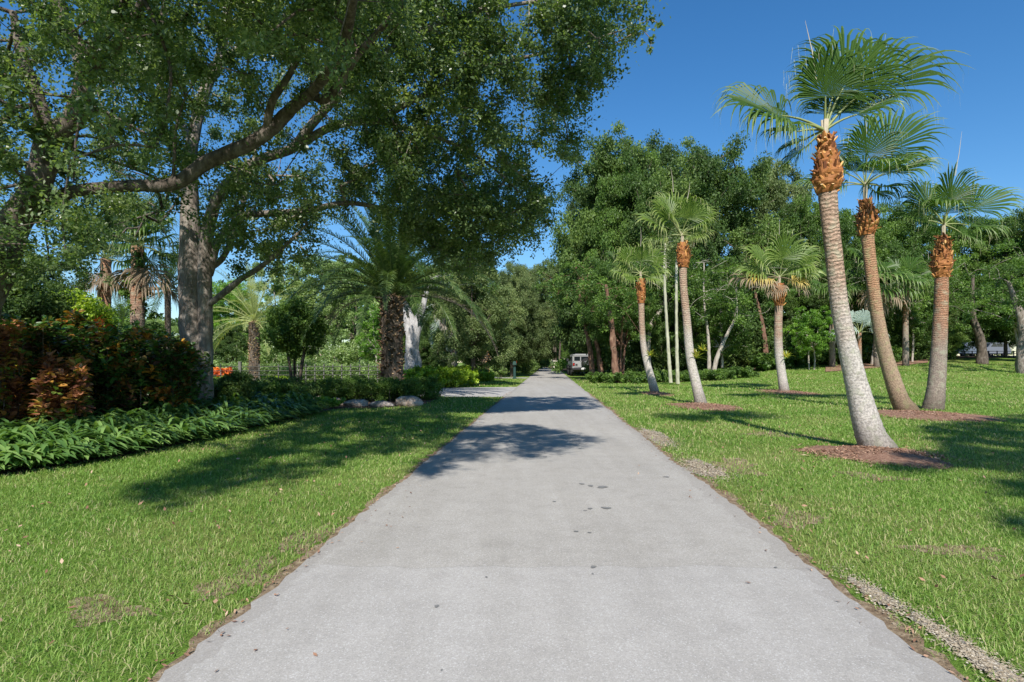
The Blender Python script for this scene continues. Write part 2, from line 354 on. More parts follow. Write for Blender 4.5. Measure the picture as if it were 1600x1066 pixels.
def leafcloud(mb, c, rad, per, size, rng, flat=.75, aspect=.5, ctint=None, droop=.15, tw=.5, updir=.5, shell=2.2):
    """many small diamond leaves round clump centres c (n,3)"""
    c = np.asarray(c, float); n = len(c); rad = np.broadcast_to(np.asarray(rad, float), (n,))
    per = np.broadcast_to(np.asarray(per), (n,)).astype(int); idx = np.repeat(np.arange(n), per); m = len(idx)
    d = nrm(rng.normal(0, 1, (m, 3))); u = rng.random(m)**(1/shell)
    off = d*(u*rad[idx])[:, None]; off[:, 2] *= flat
    # sprays: pull leaves towards a few twig lines so a clump is not a ball
    tw_d = nrm(rng.normal(0, 1, (n, 7, 3))); pick = rng.integers(0, 7, m); line = tw_d[idx, pick]
    proj = line*np.sum(off*line, 1, keepdims=True); off = off*(1-tw)+proj*tw*1.25
    off[:, 2] -= droop*(np.linalg.norm(off, axis=1)**2)
    p = c[idx]+off
    nn = nrm(d*.35+np.array([0, 0, updir])+rng.normal(0, .75, (m, 3)))
    ax = nrm(np.cross(nn, rng.normal(0, 1, (m, 3)))); sd = np.cross(nn, ax)
    sz = size*rng.uniform(.65, 1.3, m)[:, None]; h = sz*.5; w = sz*aspect*.5
    v = np.stack([p-ax*h, p+sd*w-ax*h*.1, p+ax*h, p-sd*w-ax*h*.1], 1).reshape(-1, 3)
    f = (np.arange(m)*4)[:, None]+np.arange(4)[None]
    if ctint is None: ctint = rng.random(n)
    t = np.clip(.58*np.asarray(ctint)[idx]+.42*rng.random(m)**1.3, 0, 1)
    mb.add(v, f, t)

def grow(limbs, targets, rng, twig=.008, expo=.42, step=.5, wig=.12):
    """attach every clump centre to the nearest existing branch node; returns chains [(pts, rad)]"""
    N = []; par = []; fixed = []
    for pts, rad in limbs:
        q, r_ = catmull(pts, rad, step*.6); s0 = len(N)
        for i in range(len(q)): N.append(q[i]); par.append(s0+i-1 if i else -1); fixed.append(r_[i])
    N = list(N); base_n = len(N)
    T = np.asarray(targets, float); A = np.array(N)
    dmin = np.array([np.min(np.linalg.norm(A-t, axis=1)) for t in T]) if len(T) else []
    order = np.argsort(dmin); cap = base_n+len(T)*4+8
    arr = np.zeros((cap, 3)); arr[:base_n] = A; n = base_n; par = par+[-1]*(cap-base_n); chains = []
    for ti in order:
        t = T[ti]; d = np.linalg.norm(arr[:n]-t, axis=1)+.12*np.maximum(0, arr[:n, 2]-t[2]); k = int(np.argmin(d)); a = arr[k]
        L = np.linalg.norm(t-a)
        if L < .05: continue
        ch = [k]; cs = min(3, max(1, int(L/step))); ww = rng.normal(0, wig*L, 3)
        for q in range(1, cs+1):
            s_ = q/cs; arr[n] = a+(t-a)*s_+ww*sin(pi*s_)+np.array([0, 0, .08*L*sin(pi*s_)]); par[n] = ch[-1]; ch.append(n); n += 1
        chains.append(ch)
    cnt = np.zeros(n)
    for ch in chains: cnt[ch[-1]] += 1
    for i in range(n-1, base_n-1, -1):
        if par[i] >= 0: cnt[par[i]] += cnt[i]
    out = []
    for ch in chains:
        r_ = twig*np.maximum(cnt[ch], 1)**expo
        r_[0] = min(r_[1]*1.2, fixed[ch[0]]*.9 if ch[0] < base_n else r_[1]*1.2)
        out.append((arr[ch], r_))
    return out

def broadleaf(name, label, cat, base, limbs, clumps, crad, per, size, leafm, barkm, rng, group=None, twig=.008, ctint=None,
              flat=.75, sides=12, rough=.05, tw=.5, aspect=.5, droop=.15, grown=True, step=.5):
    base = np.asarray(base, float); root = thing(name, label, cat, base, 0, group)
    tb = MB()
    for pts, rad in limbs:
        q, r_ = catmull(pts, rad, max(.08, min(.35, rad[0]*.8))); tube(tb, q, r_, sides if rad[0] > .1 else 8, True, rough)
    if grown:
        for q, r_ in grow(limbs, clumps, rng, twig, step=step):
            q2, r2 = catmull(q, r_, .3) if len(q) > 2 else (q, r_)
            tube(tb, q2, r2, 5 if r2[0] < .05 else 7, False)
    tb.build('trunk', barkm, root, True, off=base)
    cb = MB(); leafcloud(cb, clumps, crad, per, size, rng, flat, aspect, ctint, droop, tw)
    cb.build('crown', leafm, root, False, off=base)
    return root
def copy_thing(src, loc, rz=0, sc=(1, 1, 1), label=None, mats=None, group=None, cat=None):
    r = src.copy(); COL.objects.link(r); r.location = tuple(float(v) for v in loc); r.rotation_euler = (0, 0, rz); r.scale = sc
    if label: r['label'] = label
    if group: r['group'] = group
    if cat: r['category'] = cat
    for ch in list(src.children):
        c = ch.copy(); COL.objects.link(c); c.parent = r
        nm = ch.name.split('.')[0]
        if mats and nm in mats:
            c.material_slots[0].link = 'OBJECT'; c.material_slots[0].material = mats[nm]
        for g in ch.children:
            d = g.copy(); COL.objects.link(d); d.parent = c
    return r

# ---------------------------------------------------------------- setting: ground, road, driveway, beds
def axis_grid(a, b, d0, k, lim):
    xs = [0.]; d = d0
    while xs[-1] < lim: xs.append(xs[-1]+d); d *= k
    return np.array(xs)
gx = axis_grid(0, 0, .8, 1.035, 500); gx = np.unique(np.concatenate([-gx, gx]))
gy = axis_grid(0, 0, .8, 1.03, 700); gy = np.unique(np.concatenate([-gy[gy < 120], gy]))
XX, YY = np.meshgrid(gx, gy); mb = MB(); nx = len(gx); ny = len(gy)
i = np.arange(ny-1)[:, None]*nx; j = np.arange(nx-1)[None]
mb.add(np.stack([XX, YY, gz(XX, YY)], -1), np.stack([i+j, i+j+1, i+nx+j+1, i+nx+j], -1).reshape(-1, 4))
tag(mb.build('ground', M['lawn'], smooth=True), kind='structure')
def strip(name, Lp, Rp, z, mat, nacross=4, thick=0.0):
    mb = MB(); m = len(Lp); t = np.linspace(0, 1, nacross+1)
    p = np.asarray(Lp)[:, None]*(1-t)[None, :, None]+np.asarray(Rp)[:, None]*t[None, :, None]
    v = np.concatenate([p, (gz(p[..., 0], p[..., 1])+z)[..., None]], -1); w = nacross+1
    i = np.arange(m-1)[:, None]*w; j = np.arange(nacross)[None]
    mb.add(v, np.stack([i+j, i+j+1, i+w+j+1, i+w+j], -1).reshape(-1, 4))
    return tag(mb.build(name, mat, smooth=True), kind='structure')
ys = np.concatenate([np.arange(-4, 14, .08), np.arange(14, 230, 1.)])
wob = R.normal(0, .012, len(ys)); wob2 = R.normal(0, .014, len(ys))
strip('road', np.stack([edgeL(ys)+wob, ys], 1), np.stack([edgeR(ys)+wob2, ys], 1), .010, M['asphalt'])
# driveway leaving to the left
t = np.linspace(0, 1, 30)
near = [(-.10-14*k, 22.4+1.0*k*k*9-.9*k) for k in t]; far = [(.50-14*k, 31.2+k*k*5-1.2*k-1.5*np.sin(k*2)) for k in t]
strip('driveway', near, far, .006, M['drive'])
strip('far_path', [(1.2-9*k, 47+3*k) for k in t], [(1.4-9*k, 49.5+3*k) for k in t], .006, M['drive'])
# soil worn along both edges of the road
ysn = np.arange(-1, 26, .07)
def sm(n, k, s): 
    q = R.normal(0, 1, n+k); q = np.convolve(q, np.ones(k)/k, 'valid')[:n]; return q*s*math.sqrt(k)
strip('soil_edge', np.stack([edgeL(ysn)-.02-np.abs(sm(len(ysn), 6, .05)), ysn], 1), np.stack([edgeL(ysn)+.02, ysn], 1), .005, M['soil'], 2)
strip('soil_edge', np.stack([edgeR(ysn)-.02, ysn], 1), np.stack([edgeR(ysn)+.03+np.abs(sm(len(ysn), 9, .06)), ysn], 1), .005, M['soil'], 2)
BLOBS = []
def blob(name, cx, cy, rx, ry, z, mat, mound=0., n=40, rings=6, jit=.12, rz=0., reg=True, feather=.8):
    an = np.arange(n)/n*2*pi; ph = R.random(6)*2*pi
    k = 1+jit*(np.sin(2*an+ph[0])+.7*np.sin(3*an+ph[1])+.5*np.sin(5*an+ph[2])+.4*np.sin(9*an+ph[3]))/1.5+R.normal(0, jit*.18, n)
    v = []; 
    for r in range(1, rings+1):
        s = r/rings; ex = rx*k*s*np.cos(an); ey = ry*k*s*np.sin(an); X = cx+ex*cos(rz)-ey*sin(rz); Y = cy+ex*sin(rz)+ey*cos(rz)
        v.append(np.stack([X, Y, gz(X, Y)+z+mound*(1-s*s)], 1))
    v = np.concatenate(v+[np.array([[cx, cy, float(gz(cx, cy))+z+mound]])]); mb = MB()
    mb.add(v, [[r*n+a, r*n+(a+1) % n, (r+1)*n+(a+1) % n, (r+1)*n+a] for r in range(rings-1) for a in range(n)])
    mb.add(v, [[a, (a+1) % n, rings*n] for a in range(n)])
    if reg: BLOBS.append((cx, cy, rx*feather, ry*feather, rz))
    return tag(mb.build(name, mat, smooth=True), kind='structure')
def gb(name, px, py, wpx, ry, mat, z, **k):
    g = G(px, py); return blob(name, g[0], g[1], wpx/F*g[1]/2, ry, z, mat, **k)
gb('mulch_ring', 1362, 711, 205, .80, M['mulch'], .012, mound=.08, jit=.3)
gb('mulch_ring', 1100, 636, 100, 1.5, M['mulch'], .012, mound=.07)
gb('mulch_ring', 1450, 650, 158, 1.6, M['mulch'], .012, mound=.08)
gb('mulch_ring', 1026, 616, 46, 1.7, M['mulch'], .012, mound=.03)
gb('mulch_ring', 1228, 614, 66, 2.2, M['mulch'], .012, mound=.03)
gb('sand_patch', 1098, 733, 50, .6, M['sand'], .008, jit=.35, feather=1.15)
gb('sand_patch', 1024, 683, 36, 1.1, M['sand'], .008, jit=.35, feather=1.15)
for q_, (x, y, a, b) in enumerate(((2.19, 2.78, .075, .34), (2.17, 3.40, .07, .26), (2.20, 2.3, .08, .3))):
    blob('sand_patch', x, y, a*.75, b*.9, .009+.002*q_, M['sand'], jit=.45, n=90, rz=-.1, feather=1.5)
for (x, y, a, b) in ((2.55, 5.1, .22, .3), (-1.75, 3.7, .18, .3), (-1.62, 4.5, .12, .4), (-2.3, 3.2, .22, .16), (3.3, 4.2, .25, .18), (3.0, 7.6, .3, .5), (4.4, 6.9, .3, .25), (5.2, 10.8, .5, .5)):
    blob('worn_patch', x, y, a, b, .003, M['soil'], jit=.45, n=70, reg=False)
STN = plain('oil stain', (.17, .168, .16), .7, .3, 0, .3, 40)
for px, py, r_ in ((923, 761, .035), (941, 763, .06), (909, 758, .03), (947, 796, .05), (922, 797, .03), (927, 889, .035), (926, 900, .015), (682, 951, .03), (1041, 747, .03), (866, 786, .02), (900, 833, .025), (921, 835, .02), (690, 1052, .014), (1212, 890, .02), (760, 905, .015)):
    g = G(px, py); blob('road_stain', g[0], g[1], r_*g[1]/7, r_*.8*g[1]/7*1.3, .0155, STN, jit=.3, n=18, rings=2, reg=False)
# planting beds on the left, litter floor on the right, coloured dark to deepen the wood's shade
t = np.linspace(0, 1, 40)
FE = [(-7.6, 5.6), (-6.3, 6.8), (-5.75, 8.2), (-5.5, 10), (-5.35, 13), (-5.25, 15.5), (-5.0, 16.8), (-3.6, 17.3), (-2.85, 18.4), (-2.7, 21.2)]
fp, _ = catmull(np.array([(a, b, 0) for a, b in FE]), np.ones(len(FE)), .4)
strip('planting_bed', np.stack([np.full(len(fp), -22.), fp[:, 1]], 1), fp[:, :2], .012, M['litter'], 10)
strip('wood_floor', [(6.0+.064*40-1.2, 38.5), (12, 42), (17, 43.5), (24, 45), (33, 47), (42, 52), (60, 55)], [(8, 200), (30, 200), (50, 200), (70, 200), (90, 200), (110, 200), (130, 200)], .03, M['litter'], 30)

# ---------------------------------------------------------------- grass blades
def fbm(x, y, s, seed):
    r = np.random.default_rng(seed); o = np.zeros_like(x)
    for k in range(7):
        a = r.random()*6.28; f = s*(.6+1.8*r.random()); o += np.sin((x*np.cos(a)+y*np.sin(a))*f+r.random()*6.28)
    return o/7.
def lawn_mask(x, y):
    ok = (x < edgeL(y)-.02) | (x > edgeR(y)+.03)
    u = fbm(x, y, 9, 3)*.06
    worn = np.where(x > 0, np.exp(-(np.maximum(x-edgeR(y)-.04+u, 0)/.16)), np.exp(-(np.maximum(edgeL(y)-.03-x+u, 0)/.10)))
    keep = R.random(len(x)) > worn*.88
    for cx, cy, rx, ry, rz in BLOBS:
        dx = x-cx; dy = y-cy; a = (dx*cos(rz)+dy*sin(rz))/rx; b = (-dx*sin(rz)+dy*cos(rz))/ry
        q = np.sqrt(a*a+b*b)+fbm(x, y, 16, 8)*.3
        keep &= R.random(len(x)) < np.clip((q-.62)/.5, .05, 1)**1.2
    bed = inpoly(x, y, [(-40, 5.6)]+[(a, b) for a, b in FE]+[(-2.7, 21.2), (-40, 21.2)])
    dr = (y > 22.0+.02*x*x*0-.06*x) & (y < 31.5) & (x < -.2)
    dr = inpoly(x, y, near+far[::-1])
    return ok & keep & ~bed & ~dr & ~((x < 1) & (y > 47) & (y < 52))
def blades(mb, n, xr, yr, hgt, wid, dens_fn=None, clump=.0):
    x = R.uniform(*xr, n); y = R.uniform(*yr, n)
    vis = (np.abs(x) < (y+.6)*.93) & (y > 1.9); x = x[vis]; y = y[vis]
    k = lawn_mask(x, y); x = x[k]; y = y[k]
    lush = fbm(x, y, 1.0, 21); thin = fbm(x, y, 2.7, 5)*.6+fbm(x, y, .9, 51)*.7+fbm(x, y, 7., 52)*.35-.10*np.exp(-((y-3)/1.6)**2)
    k = R.random(len(x)) < np.clip(.85+.6*thin, .35, 1); x = x[k]; y = y[k]; lush = lush[k]; thin = thin[k]
    m = len(x)
    if not m: return
    h = hgt*R.uniform(.45, 1.25, m)*(1+.35*lush); w = wid*R.uniform(.7, 1.2, m)
    a = R.random(m)*2*pi; ln = h*R.uniform(.3, 1.7, m); dirx = np.cos(a); diry = np.sin(a)
    b = a+pi/2+R.normal(0, .4, m); sx = np.cos(b)*w*.5; sy = np.sin(b)*w*.5; z0 = gz(x, y)
    o = lambda f: np.stack([x+dirx*ln*f[0], y+diry*ln*f[0], z0+h*f[1]], 1)
    s = np.stack([sx, sy, np.zeros(m)], 1)
    p0 = o((0, -.05)); p1 = o((.35, .6)); p2 = o((1, .95 if True else 1))
    p2[:, 2] -= h*.25*R.random(m)
    v = np.stack([p0-s, p0+s, p1+s*.85, p1-s*.85, p2], 1).reshape(-1, 3); i = np.arange(m)*5
    near_e = np.minimum(np.abs(x-edgeL(y)), np.abs(x-edgeR(y)))
    dry = np.clip(np.where(x < 0, .18, .38)-.8*thin, .03, .95)+.40*np.exp(-near_e/.6)
    t = np.where(R.random(m) < dry*.55, R.uniform(.72, 1, m), np.clip(.42+.34*(-lush)+R.normal(0, .21, m), 0, .86))
    n0 = mb.n
    mb.v.append(v); mb.n += len(v); z = np.zeros(len(v)); mb.len.append(z); mb.met.append(z)
    f4 = np.stack([i, i+1, i+2, i+3], 1)+n0; f3 = np.stack([i+3, i+2, i+4], 1)+n0
    mb.f += [f4, f3]; mb.t += [t, np.clip(t+.06, 0, 1)]; mb.mi += [np.zeros(m, int), np.zeros(m, int)]
def lawn_side(xs, name, lab):
    mb = MB(); x0, x1 = xs
    for yr, dn, hh, ww in (((2.0, 4.2), 6500, .042, .0038), ((4.2, 6.5), 3600, .045, .0047), ((6.5, 10), 1700, .05, .0066),
                           ((10, 16), 620, .06, .011), ((16, 26), 230, .07, .018), ((26, 45), 70, .085, .032)):
        xa = max(x0, -.93*(yr[1]+.6)); xb = min(x1, .93*(yr[1]+.6)); 
        xa, xb = (xa, min(xb, 3.0 if yr[1] < 40 else 4)) if x0 < -1 else (max(xa, 1.6), xb)
        n = int(dn*(xb-xa)*(yr[1]-yr[0])); blades(mb, n, (xa, xb), yr, hh, ww)
    # a few long seed stalks
    tag(mb.build(name, M['blade']), lab, 'grass', kind='stuff')
lawn_side((-40, 1), 'grass', 'mown green lawn on the left between the road and the fern border')
lawn_side((1.6, 44), 'grass', 'mown green lawn on the right round the leaning palms')
mb = MB()
for cx, cy, rx, ry, rz in BLOBS[:5]:
    n = int(min(900, 9000/cy)*rx*ry*3)+300; a = R.random(n)*2*pi; r = np.where(R.random(n) < .8, np.sqrt(R.random(n))*1.2, np.abs(R.normal(0, 1, n))*.45+.95)
    x = cx+rx*r*np.cos(a); y = cy+ry*r*np.sin(a)
    c = np.stack([x, y, gz(x, y)+.03+.075*np.clip(1-r*r, 0, 1)], 1); leafcloud(mb, c, .01, 1, .07, R, .2, .25, updir=2.2, droop=0)
x = np.concatenate([edgeL(ysn)-.04+sm(len(ysn), 3, .04) for _ in range(2)]); y = np.tile(ysn, 2)+R.random(len(ysn)*2)*.2
leafcloud(mb, np.stack([x, y, np.full(len(x), .02)], 1), .01, 1, .035, R, .2, .35, updir=2.4, droop=0)
x = np.concatenate([edgeR(ysn)+.08+sm(len(ysn), 3, .06) for _ in range(2)]); y = np.tile(ysn, 2)+R.random(len(ysn)*2)*.2
leafcloud(mb, np.stack([x, y, np.full(len(x), .02)], 1), .01, 1, .035, R, .2, .35, updir=2.4, droop=0)
n = 260; y = R.uniform(1.8, 22, n)**1.0; x = np.where(R.random(n) < .7, edgeL(y)+np.abs(R.normal(0, .35, n)), edgeR(y)-np.abs(R.normal(0, .3, n)))
leafcloud(mb, np.stack([x, y, np.full(n, .02)], 1), .004, 1, .03, R, .2, .45, updir=3, droop=0)
n = 900; y = R.uniform(2, 18, n); x = np.where(R.random(n) < .5, edgeL(y)-R.uniform(.1, 4, n), edgeR(y)+R.uniform(.1, 5, n))
leafcloud(mb, np.stack([x, y, np.full(n, .05)], 1), .01, 1, .045, R, .2, .5, updir=1.2, droop=0)
tag(mb.build('leaf_litter', M['chip']), 'brown mulch chips and dry leaf bits along the road edges and palm rings', 'leaf litter', kind='stuff')
mb = MB()
for cx, cy, rx, ry, rz in BLOBS[5:]:
    n = int(min(14000, 40000/cy)*rx*ry*3)+120; g = R.normal(0, .62, (n, 2)); x = cx+rx/1.15*g[:, 0]*cos(rz)-ry/1.15*g[:, 1]*sin(rz); y = cy+rx/1.15*g[:, 0]*sin(rz)+ry/1.15*g[:, 1]*cos(rz)
    k = x > edgeR(y)+.02; x = x[k]; y = y[k]; leafcloud(mb, np.stack([x, y, np.full(len(x), .014)], 1), .004, 1, .013 if cy < 5 else .022, R, .2, .8, updir=4, droop=0)
tag(mb.build('grit', M['grit']), 'pale sandy grit worn bare along the right road edge', 'sand', kind='stuff')

# ---------------------------------------------------------------- palms
def fan_frond(root, hub, d, plen, blen, nh, K=38, spread=1.7, droop=.5, tintb=.42, mat=None, rng=R, cup=.25, name='frond', pet_r=.017, arch=.0, dead=False, seg=.62):
    """one costapalmate leaf: petiole from hub along d, blade of K folded segments whose normal leans to nh"""
    mb = MB(); d = nrm(d); nh = nrm(nh); n = nrm(nh-d*np.dot(nh, d)); s = np.cross(d, n)
    q = np.array([hub+d*plen*t+np.array([0, 0, 1])*arch*plen*sin(pi*t)*.5-np.array([0, 0, 1])*arch*plen*t*t*.4 for t in np.linspace(0, 1, 6)])
    tube(mb, q, np.linspace(pet_r*1.5, pet_r*.7, 6), 5, True, mi=0) if False else None
    pm = MB(); tube(pm, q, np.linspace(pet_r*1.5, pet_r*.7, 6), 5, True)
    b0 = q[-1]; rows = np.array([0, .3, .52, .64, .74, .83, .92, 1.0])
    for k in range(K):
        a = (k/(K-1)*2-1)*spread+rng.normal(0, .012); L = blen*(.70+.30*cos(a*.85))*rng.uniform(.9, 1.06)
        dr = nrm(d*cos(a)+s*sin(a)+n*cup*(abs(sin(a))**1.2)-d*0); sd = nrm(np.cross(dr, n)); nn = np.cross(sd, dr)
        start = b0+d*.08*blen*max(0, cos(a)); wmax = spread*2/(K-1)*.80; br = rng.uniform(.5, 1.25)*droop; sw = rng.normal(0, .05)
        brk = rng.uniform(.66, .92)
        pts = []; cur = start.copy(); prev = 0
        g = dr.copy()
        for r_ in rows:
            step_ = (r_-prev)*L
            if r_ > brk*.75: g = nrm(g+np.array([0, 0, -1])*br*(r_-prev)*(3. if r_ < .7 else 14.)+sd*sw)
            cur = cur+g*step_; prev = r_; pts.append(cur.copy())
        v = []
        for r_, p in zip(rows, pts):
            w = wmax*min(r_, seg)*L*.5 if r_ <= seg else wmax*seg*L*.5*((1-r_)/(1-seg))**.8
            w = max(w, .0012)
            fold = .35*w
            v += [p-sd*w-nn*fold, p+nn*fold, p+sd*w-nn*fold]
        m = len(rows); f = []; tt = []
        base_t = tintb+rng.normal(0, .06)
        for i in range(m-1):
            f += [[i*3, i*3+1, i*3+4, i*3+3], [i*3+1, i*3+2, i*3+5, i*3+4]]
            e = base_t+max(0, rows[i+1]-.62)*1.0; tt += [e-.05, e+.05]
        mb.add(v, f, np.clip(tt, 0, 1))
        if rng.random() < .55*(not dead):
            q0 = pts[-1-int(rng.random() < .5)]; hl = blen*rng.uniform(.08, .34); sw2 = rng.normal(0, .12, 3)*[1, 1, 0]*hl; hw = sd*.0022*max(1, b0[1]/9)
            vv = [q0-hw, q0+hw, q0+sw2*.5+[0, 0, -hl*.5]+hw*.8, q0+sw2*.5+[0, 0, -hl*.5]-hw*.8, q0+sw2+[0, 0, -hl]]
            mb.add(vv, [[0, 1, 2, 3]], .93); mb.add(vv, [[3, 2, 4]], .97)
    o = mb.build(name, mat or M['fan'], root, off=np.array(root['b0']))
    pm.build('petiole', M['petiole'] if not dead else M['fan_dry'], o, True, off=np.array(root['b0']))
    return o
def boots(root, pts, rad, bulge, n, size, mat, rng=R, name='boot_cluster', out=.42, up=.85, core=None):
    """cut petiole stubs in a spiral over a bulge; pts axis, rad radii along it"""
    mb = MB(); q, r_ = catmull(pts, rad, .04); m = len(q)
    tube(mb, q, r_*.92, 14, True, .05, tint=.22)
    for k in range(n):
        t = (k+.5)/n; i = min(m-2, int(t*(m-1))); a = k*2.39996+rng.normal(0, .12); T = nrm(q[i+1]-q[i])
        u = nrm(np.cross(T, [0, 1, .01])); w = np.cross(T, u); rad_d = u*cos(a)+w*sin(a); tan = np.cross(T, rad_d)
        p = q[i]+rad_d*r_[i]*.85; D = nrm(rad_d*out+T*up+rng.normal(0, .3, 3)); L = size*rng.uniform(.4, 1.5); W = size*.62*rng.uniform(.8, 1.2); H = size*.26
        N_ = nrm(np.cross(tan, D)); v = []
        for z, ww, hh in ((0, 1.15, 1), (.55, .9, .9), (1, .62, .55)):
            c = p+D*L*z
            v += [c-tan*W*ww*.5-N_*H*.3, c-N_*H*.2-0*tan+N_*H*hh*0, c+tan*W*ww*.5-N_*H*.3, c+tan*W*ww*.3+N_*H*hh*.6, c-tan*W*ww*.3+N_*H*hh*.6]
        f = [[z*5+e, z*5+(e+1) % 5, z*5+5+(e+1) % 5, z*5+5+e] for z in (0, 1) for e in range(5)]
        b = rng.random(); mb.add(v, f, np.clip(.0+.8*b*b, 0, 1)); mb.add(v, [[10, 11, 12], [10, 12, 13], [10, 13, 14]], np.clip(.55+.45*b, 0, 1))
    return mb.build(name, mat, root, off=np.array(root['b0']))
def palm_trunk(root, pts, rad, mat, rng=R, ring=.05, amp=.02, n=18):
    mb = MB(); q, r_ = catmull(pts, rad, .03)
    ph = rng.random()*6
    tube(mb, q, r_, n, False, .012, rfun=lambda m_, a: 1+amp*np.sin(m_*2*pi/ring+ph+1.2*np.sin(a+m_*.7))*np.clip(m_*.4, .2, 1)+.02*np.sin(3*a+m_*2))
    return mb.build('trunk', mat, root, True, off=np.array(root['b0']))
def fan_palm(label, tr, Y, wpx, boot, hub, fronds, mat, dry=0, yaw=0., nboots=70, spearpx=None, leanY=0., base_z=None, group='fan palms on the right lawn', extra=8, ringy=True, bootmat=None, seed=1, K=38, bsize=.11):
    """tr: trunk pixels foot to top; wpx widths px; boot: pixels (x,y,w); hub px; fronds: (dx,dy px, depth m, len px, kind)"""
    rng = np.random.default_rng(seed); sc = Y/F
    f0 = onground(tr[0][0], Y); z0 = f0[2]
    root = thing('fan_palm', label, 'palm tree', f0, 0, group); root['b0'] = [float(a) for a in f0]
    hz_ = lambda py: CAMH+(HZ-py)*sc
    topz = hz_(tr[-1][1])
    def W(px, py):
        z = hz_(py); k = (z-z0)/(topz-z0); y = Y+leanY*k; return np.array([(px-CX)*sc*1.0, y, z])
    pts = [W(*p) for p in tr]; pts[0][2] = z0-.06
    palm_trunk(root, pts, [w*sc/2 for w in wpx], mat, rng, ring=.055, amp=.010 if ringy else .01)
    bp = [W(x, y) for x, y, w in boot]
    boots(root, bp, [w*sc/2 for x, y, w in boot], 0, nboots, bsize, bootmat or M['boot'], rng)
    H = W(*hub)
    # pale petiole bases bundled at the top
    mb = MB()
    for k in range(9):
        a = k/9*6.28+rng.random(); d = nrm([cos(a)*.16, sin(a)*.16, 1]); tube(mb, [bp[-1]+np.array([cos(a), sin(a), 0])*.02, bp[-1]+d*.25, H+d*.12], [.03, .022, .014], 5)
    mb.build('crown_shaft', M['petiole_pale'], root, True, off=f0)
    for fr in fronds:
        dx, dy, dd, L, kind = fr[:5]; v = np.array([dx*sc, dd, -dy*sc]); Lm = L*sc if L else np.linalg.norm(v)
        d = nrm(v); pl = Lm*.44; bl = Lm*.66
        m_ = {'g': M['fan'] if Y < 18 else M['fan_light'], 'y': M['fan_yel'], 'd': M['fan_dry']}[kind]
        if len(fr) > 5: nh = np.array(fr[5], float)
        else: nh = np.array([-.15, -.8, .25]) if abs(d[2]) > .75 else np.array([0, -.45, .8])
        fan_frond(root, H-d*.05, d, pl, bl, nh, K=K, spread=1.55+rng.random()*.3, droop=.22+.36*rng.random()+(.25 if d[2] < .25 else 0), mat=m_, rng=rng, dead=kind != 'g', arch=.12, tintb=.38 if kind == 'g' else .5)
    for k in range(extra):      # the fronds that fill the crown on its far side and inside
        a = rng.uniform(.15, 2.99) if k % 3 else rng.uniform(0, 6.28); el = rng.uniform(.1, 1.15); d = np.array([cos(a)*cos(el), sin(a)*cos(el), sin(el)])
        Lm = (fronds[0][3] or 90)*sc*rng.uniform(.8, 1.05)
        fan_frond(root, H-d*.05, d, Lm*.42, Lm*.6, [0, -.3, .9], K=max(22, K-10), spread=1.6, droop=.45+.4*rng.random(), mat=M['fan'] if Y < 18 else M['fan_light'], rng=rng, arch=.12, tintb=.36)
    for s_ in (spearpx or []):
        mb = MB(); a = W(*s_[0]); b = W(*s_[1]); tube(mb, [a, (a+b)/2+np.array([.02, 0, 0]), b], [.012, .009, .002], 5); mb.build('spear_leaf', M['spear'], root, True, off=f0)
    return root
PA_ = fan_palm('tallest and nearest fan palm, thick grey leaning trunk in a brown mulch ring', 
  [(1376, 708), (1362, 680), (1340, 610), (1325, 545), (1313, 480), (1305, 400), (1298, 340), (1293, 290)], [66, 56, 46, 44, 40, 30, 30, 34], 9.0, None,
  [], [], M['palm_grey']) if False else fan_palm(
  'tallest and nearest fan palm with a thick grey trunk leaning left from a mulch ring',
  [(1376, 708), (1358, 675), (1338, 600), (1322, 530), (1311, 470), (1302, 390), (1296, 340), (1292, 290)], 9.0, [52, 42, 32, 27, 25, 24.5, 25, 28],
  [(1292, 303, 29), (1292, 291, 42), (1293, 275, 47), (1292, 257, 38), (1291, 236, 28), (1289, 212, 21)], (1289, 205),
  [(-14, -150, -.3, 132, 'g', (-.2, -1, .25)), (160, -165, .15, 225, 'g', (-.5, -.8, .35)), (-155, -62, .0, 185, 'g', (-.1, -.65, .75)), (-110, -18, -.25, 150, 'g', (0, -.6, .8)), (70, -165, .1, 190, 'g', (-.3, -.9, .2)),
   (100, -55, -.2, 128, 'g', (-.1, -.5, .8)), (45, -150, .3, 160, 'g', (-.3, -.9, .3)), (80, -90, .5, 140, 'g'),
   (-48, 12, .35, 80, 'g', (0, -.3, .9)), (-60, 48, .25, 85, 'g', (0, -.3, .9)), (60, 40, .5, 80, 'g')],
  M['palm_grey'], seed=3, spearpx=[((1276, 130), (1258, 32))], K=42, extra=2, nboots=170, bsize=.085)
PB_ = fan_palm('brown trunked fan palm leaning left, second tallest, behind the nearest palm',
  [(1419, 644), (1404, 620), (1385, 560), (1372, 500), (1363, 440), (1357, 385), (1354, 355)], 16.2, [32, 25, 20.5, 18.5, 17.5, 17.5, 20],
  [(1354, 368, 22), (1355, 350, 33), (1355, 338, 30), (1353, 325, 20), (1352, 312, 13)], (1352, 290),
  [(-6, -110, -.4, 105, 'g', (-.1, -1, .2)), (75, -125, .2, 150, 'g', (-.4, -.7, .5)), (92, -50, .1, 118, 'g', (-.1, -.5, .85)), (-70, -55, .2, 95, 'g'), (40, -30, -.5, 80, 'g'),
   (-55, -10, .5, 75, 'g'), (-100, -30, .9, 105, 'g'), (50, 5, .6, 75, 'g')],
  M['palm_brown'], seed=7, spearpx=[((1353, 240), (1352, 168))], extra=4, nboots=150, bsize=.11)
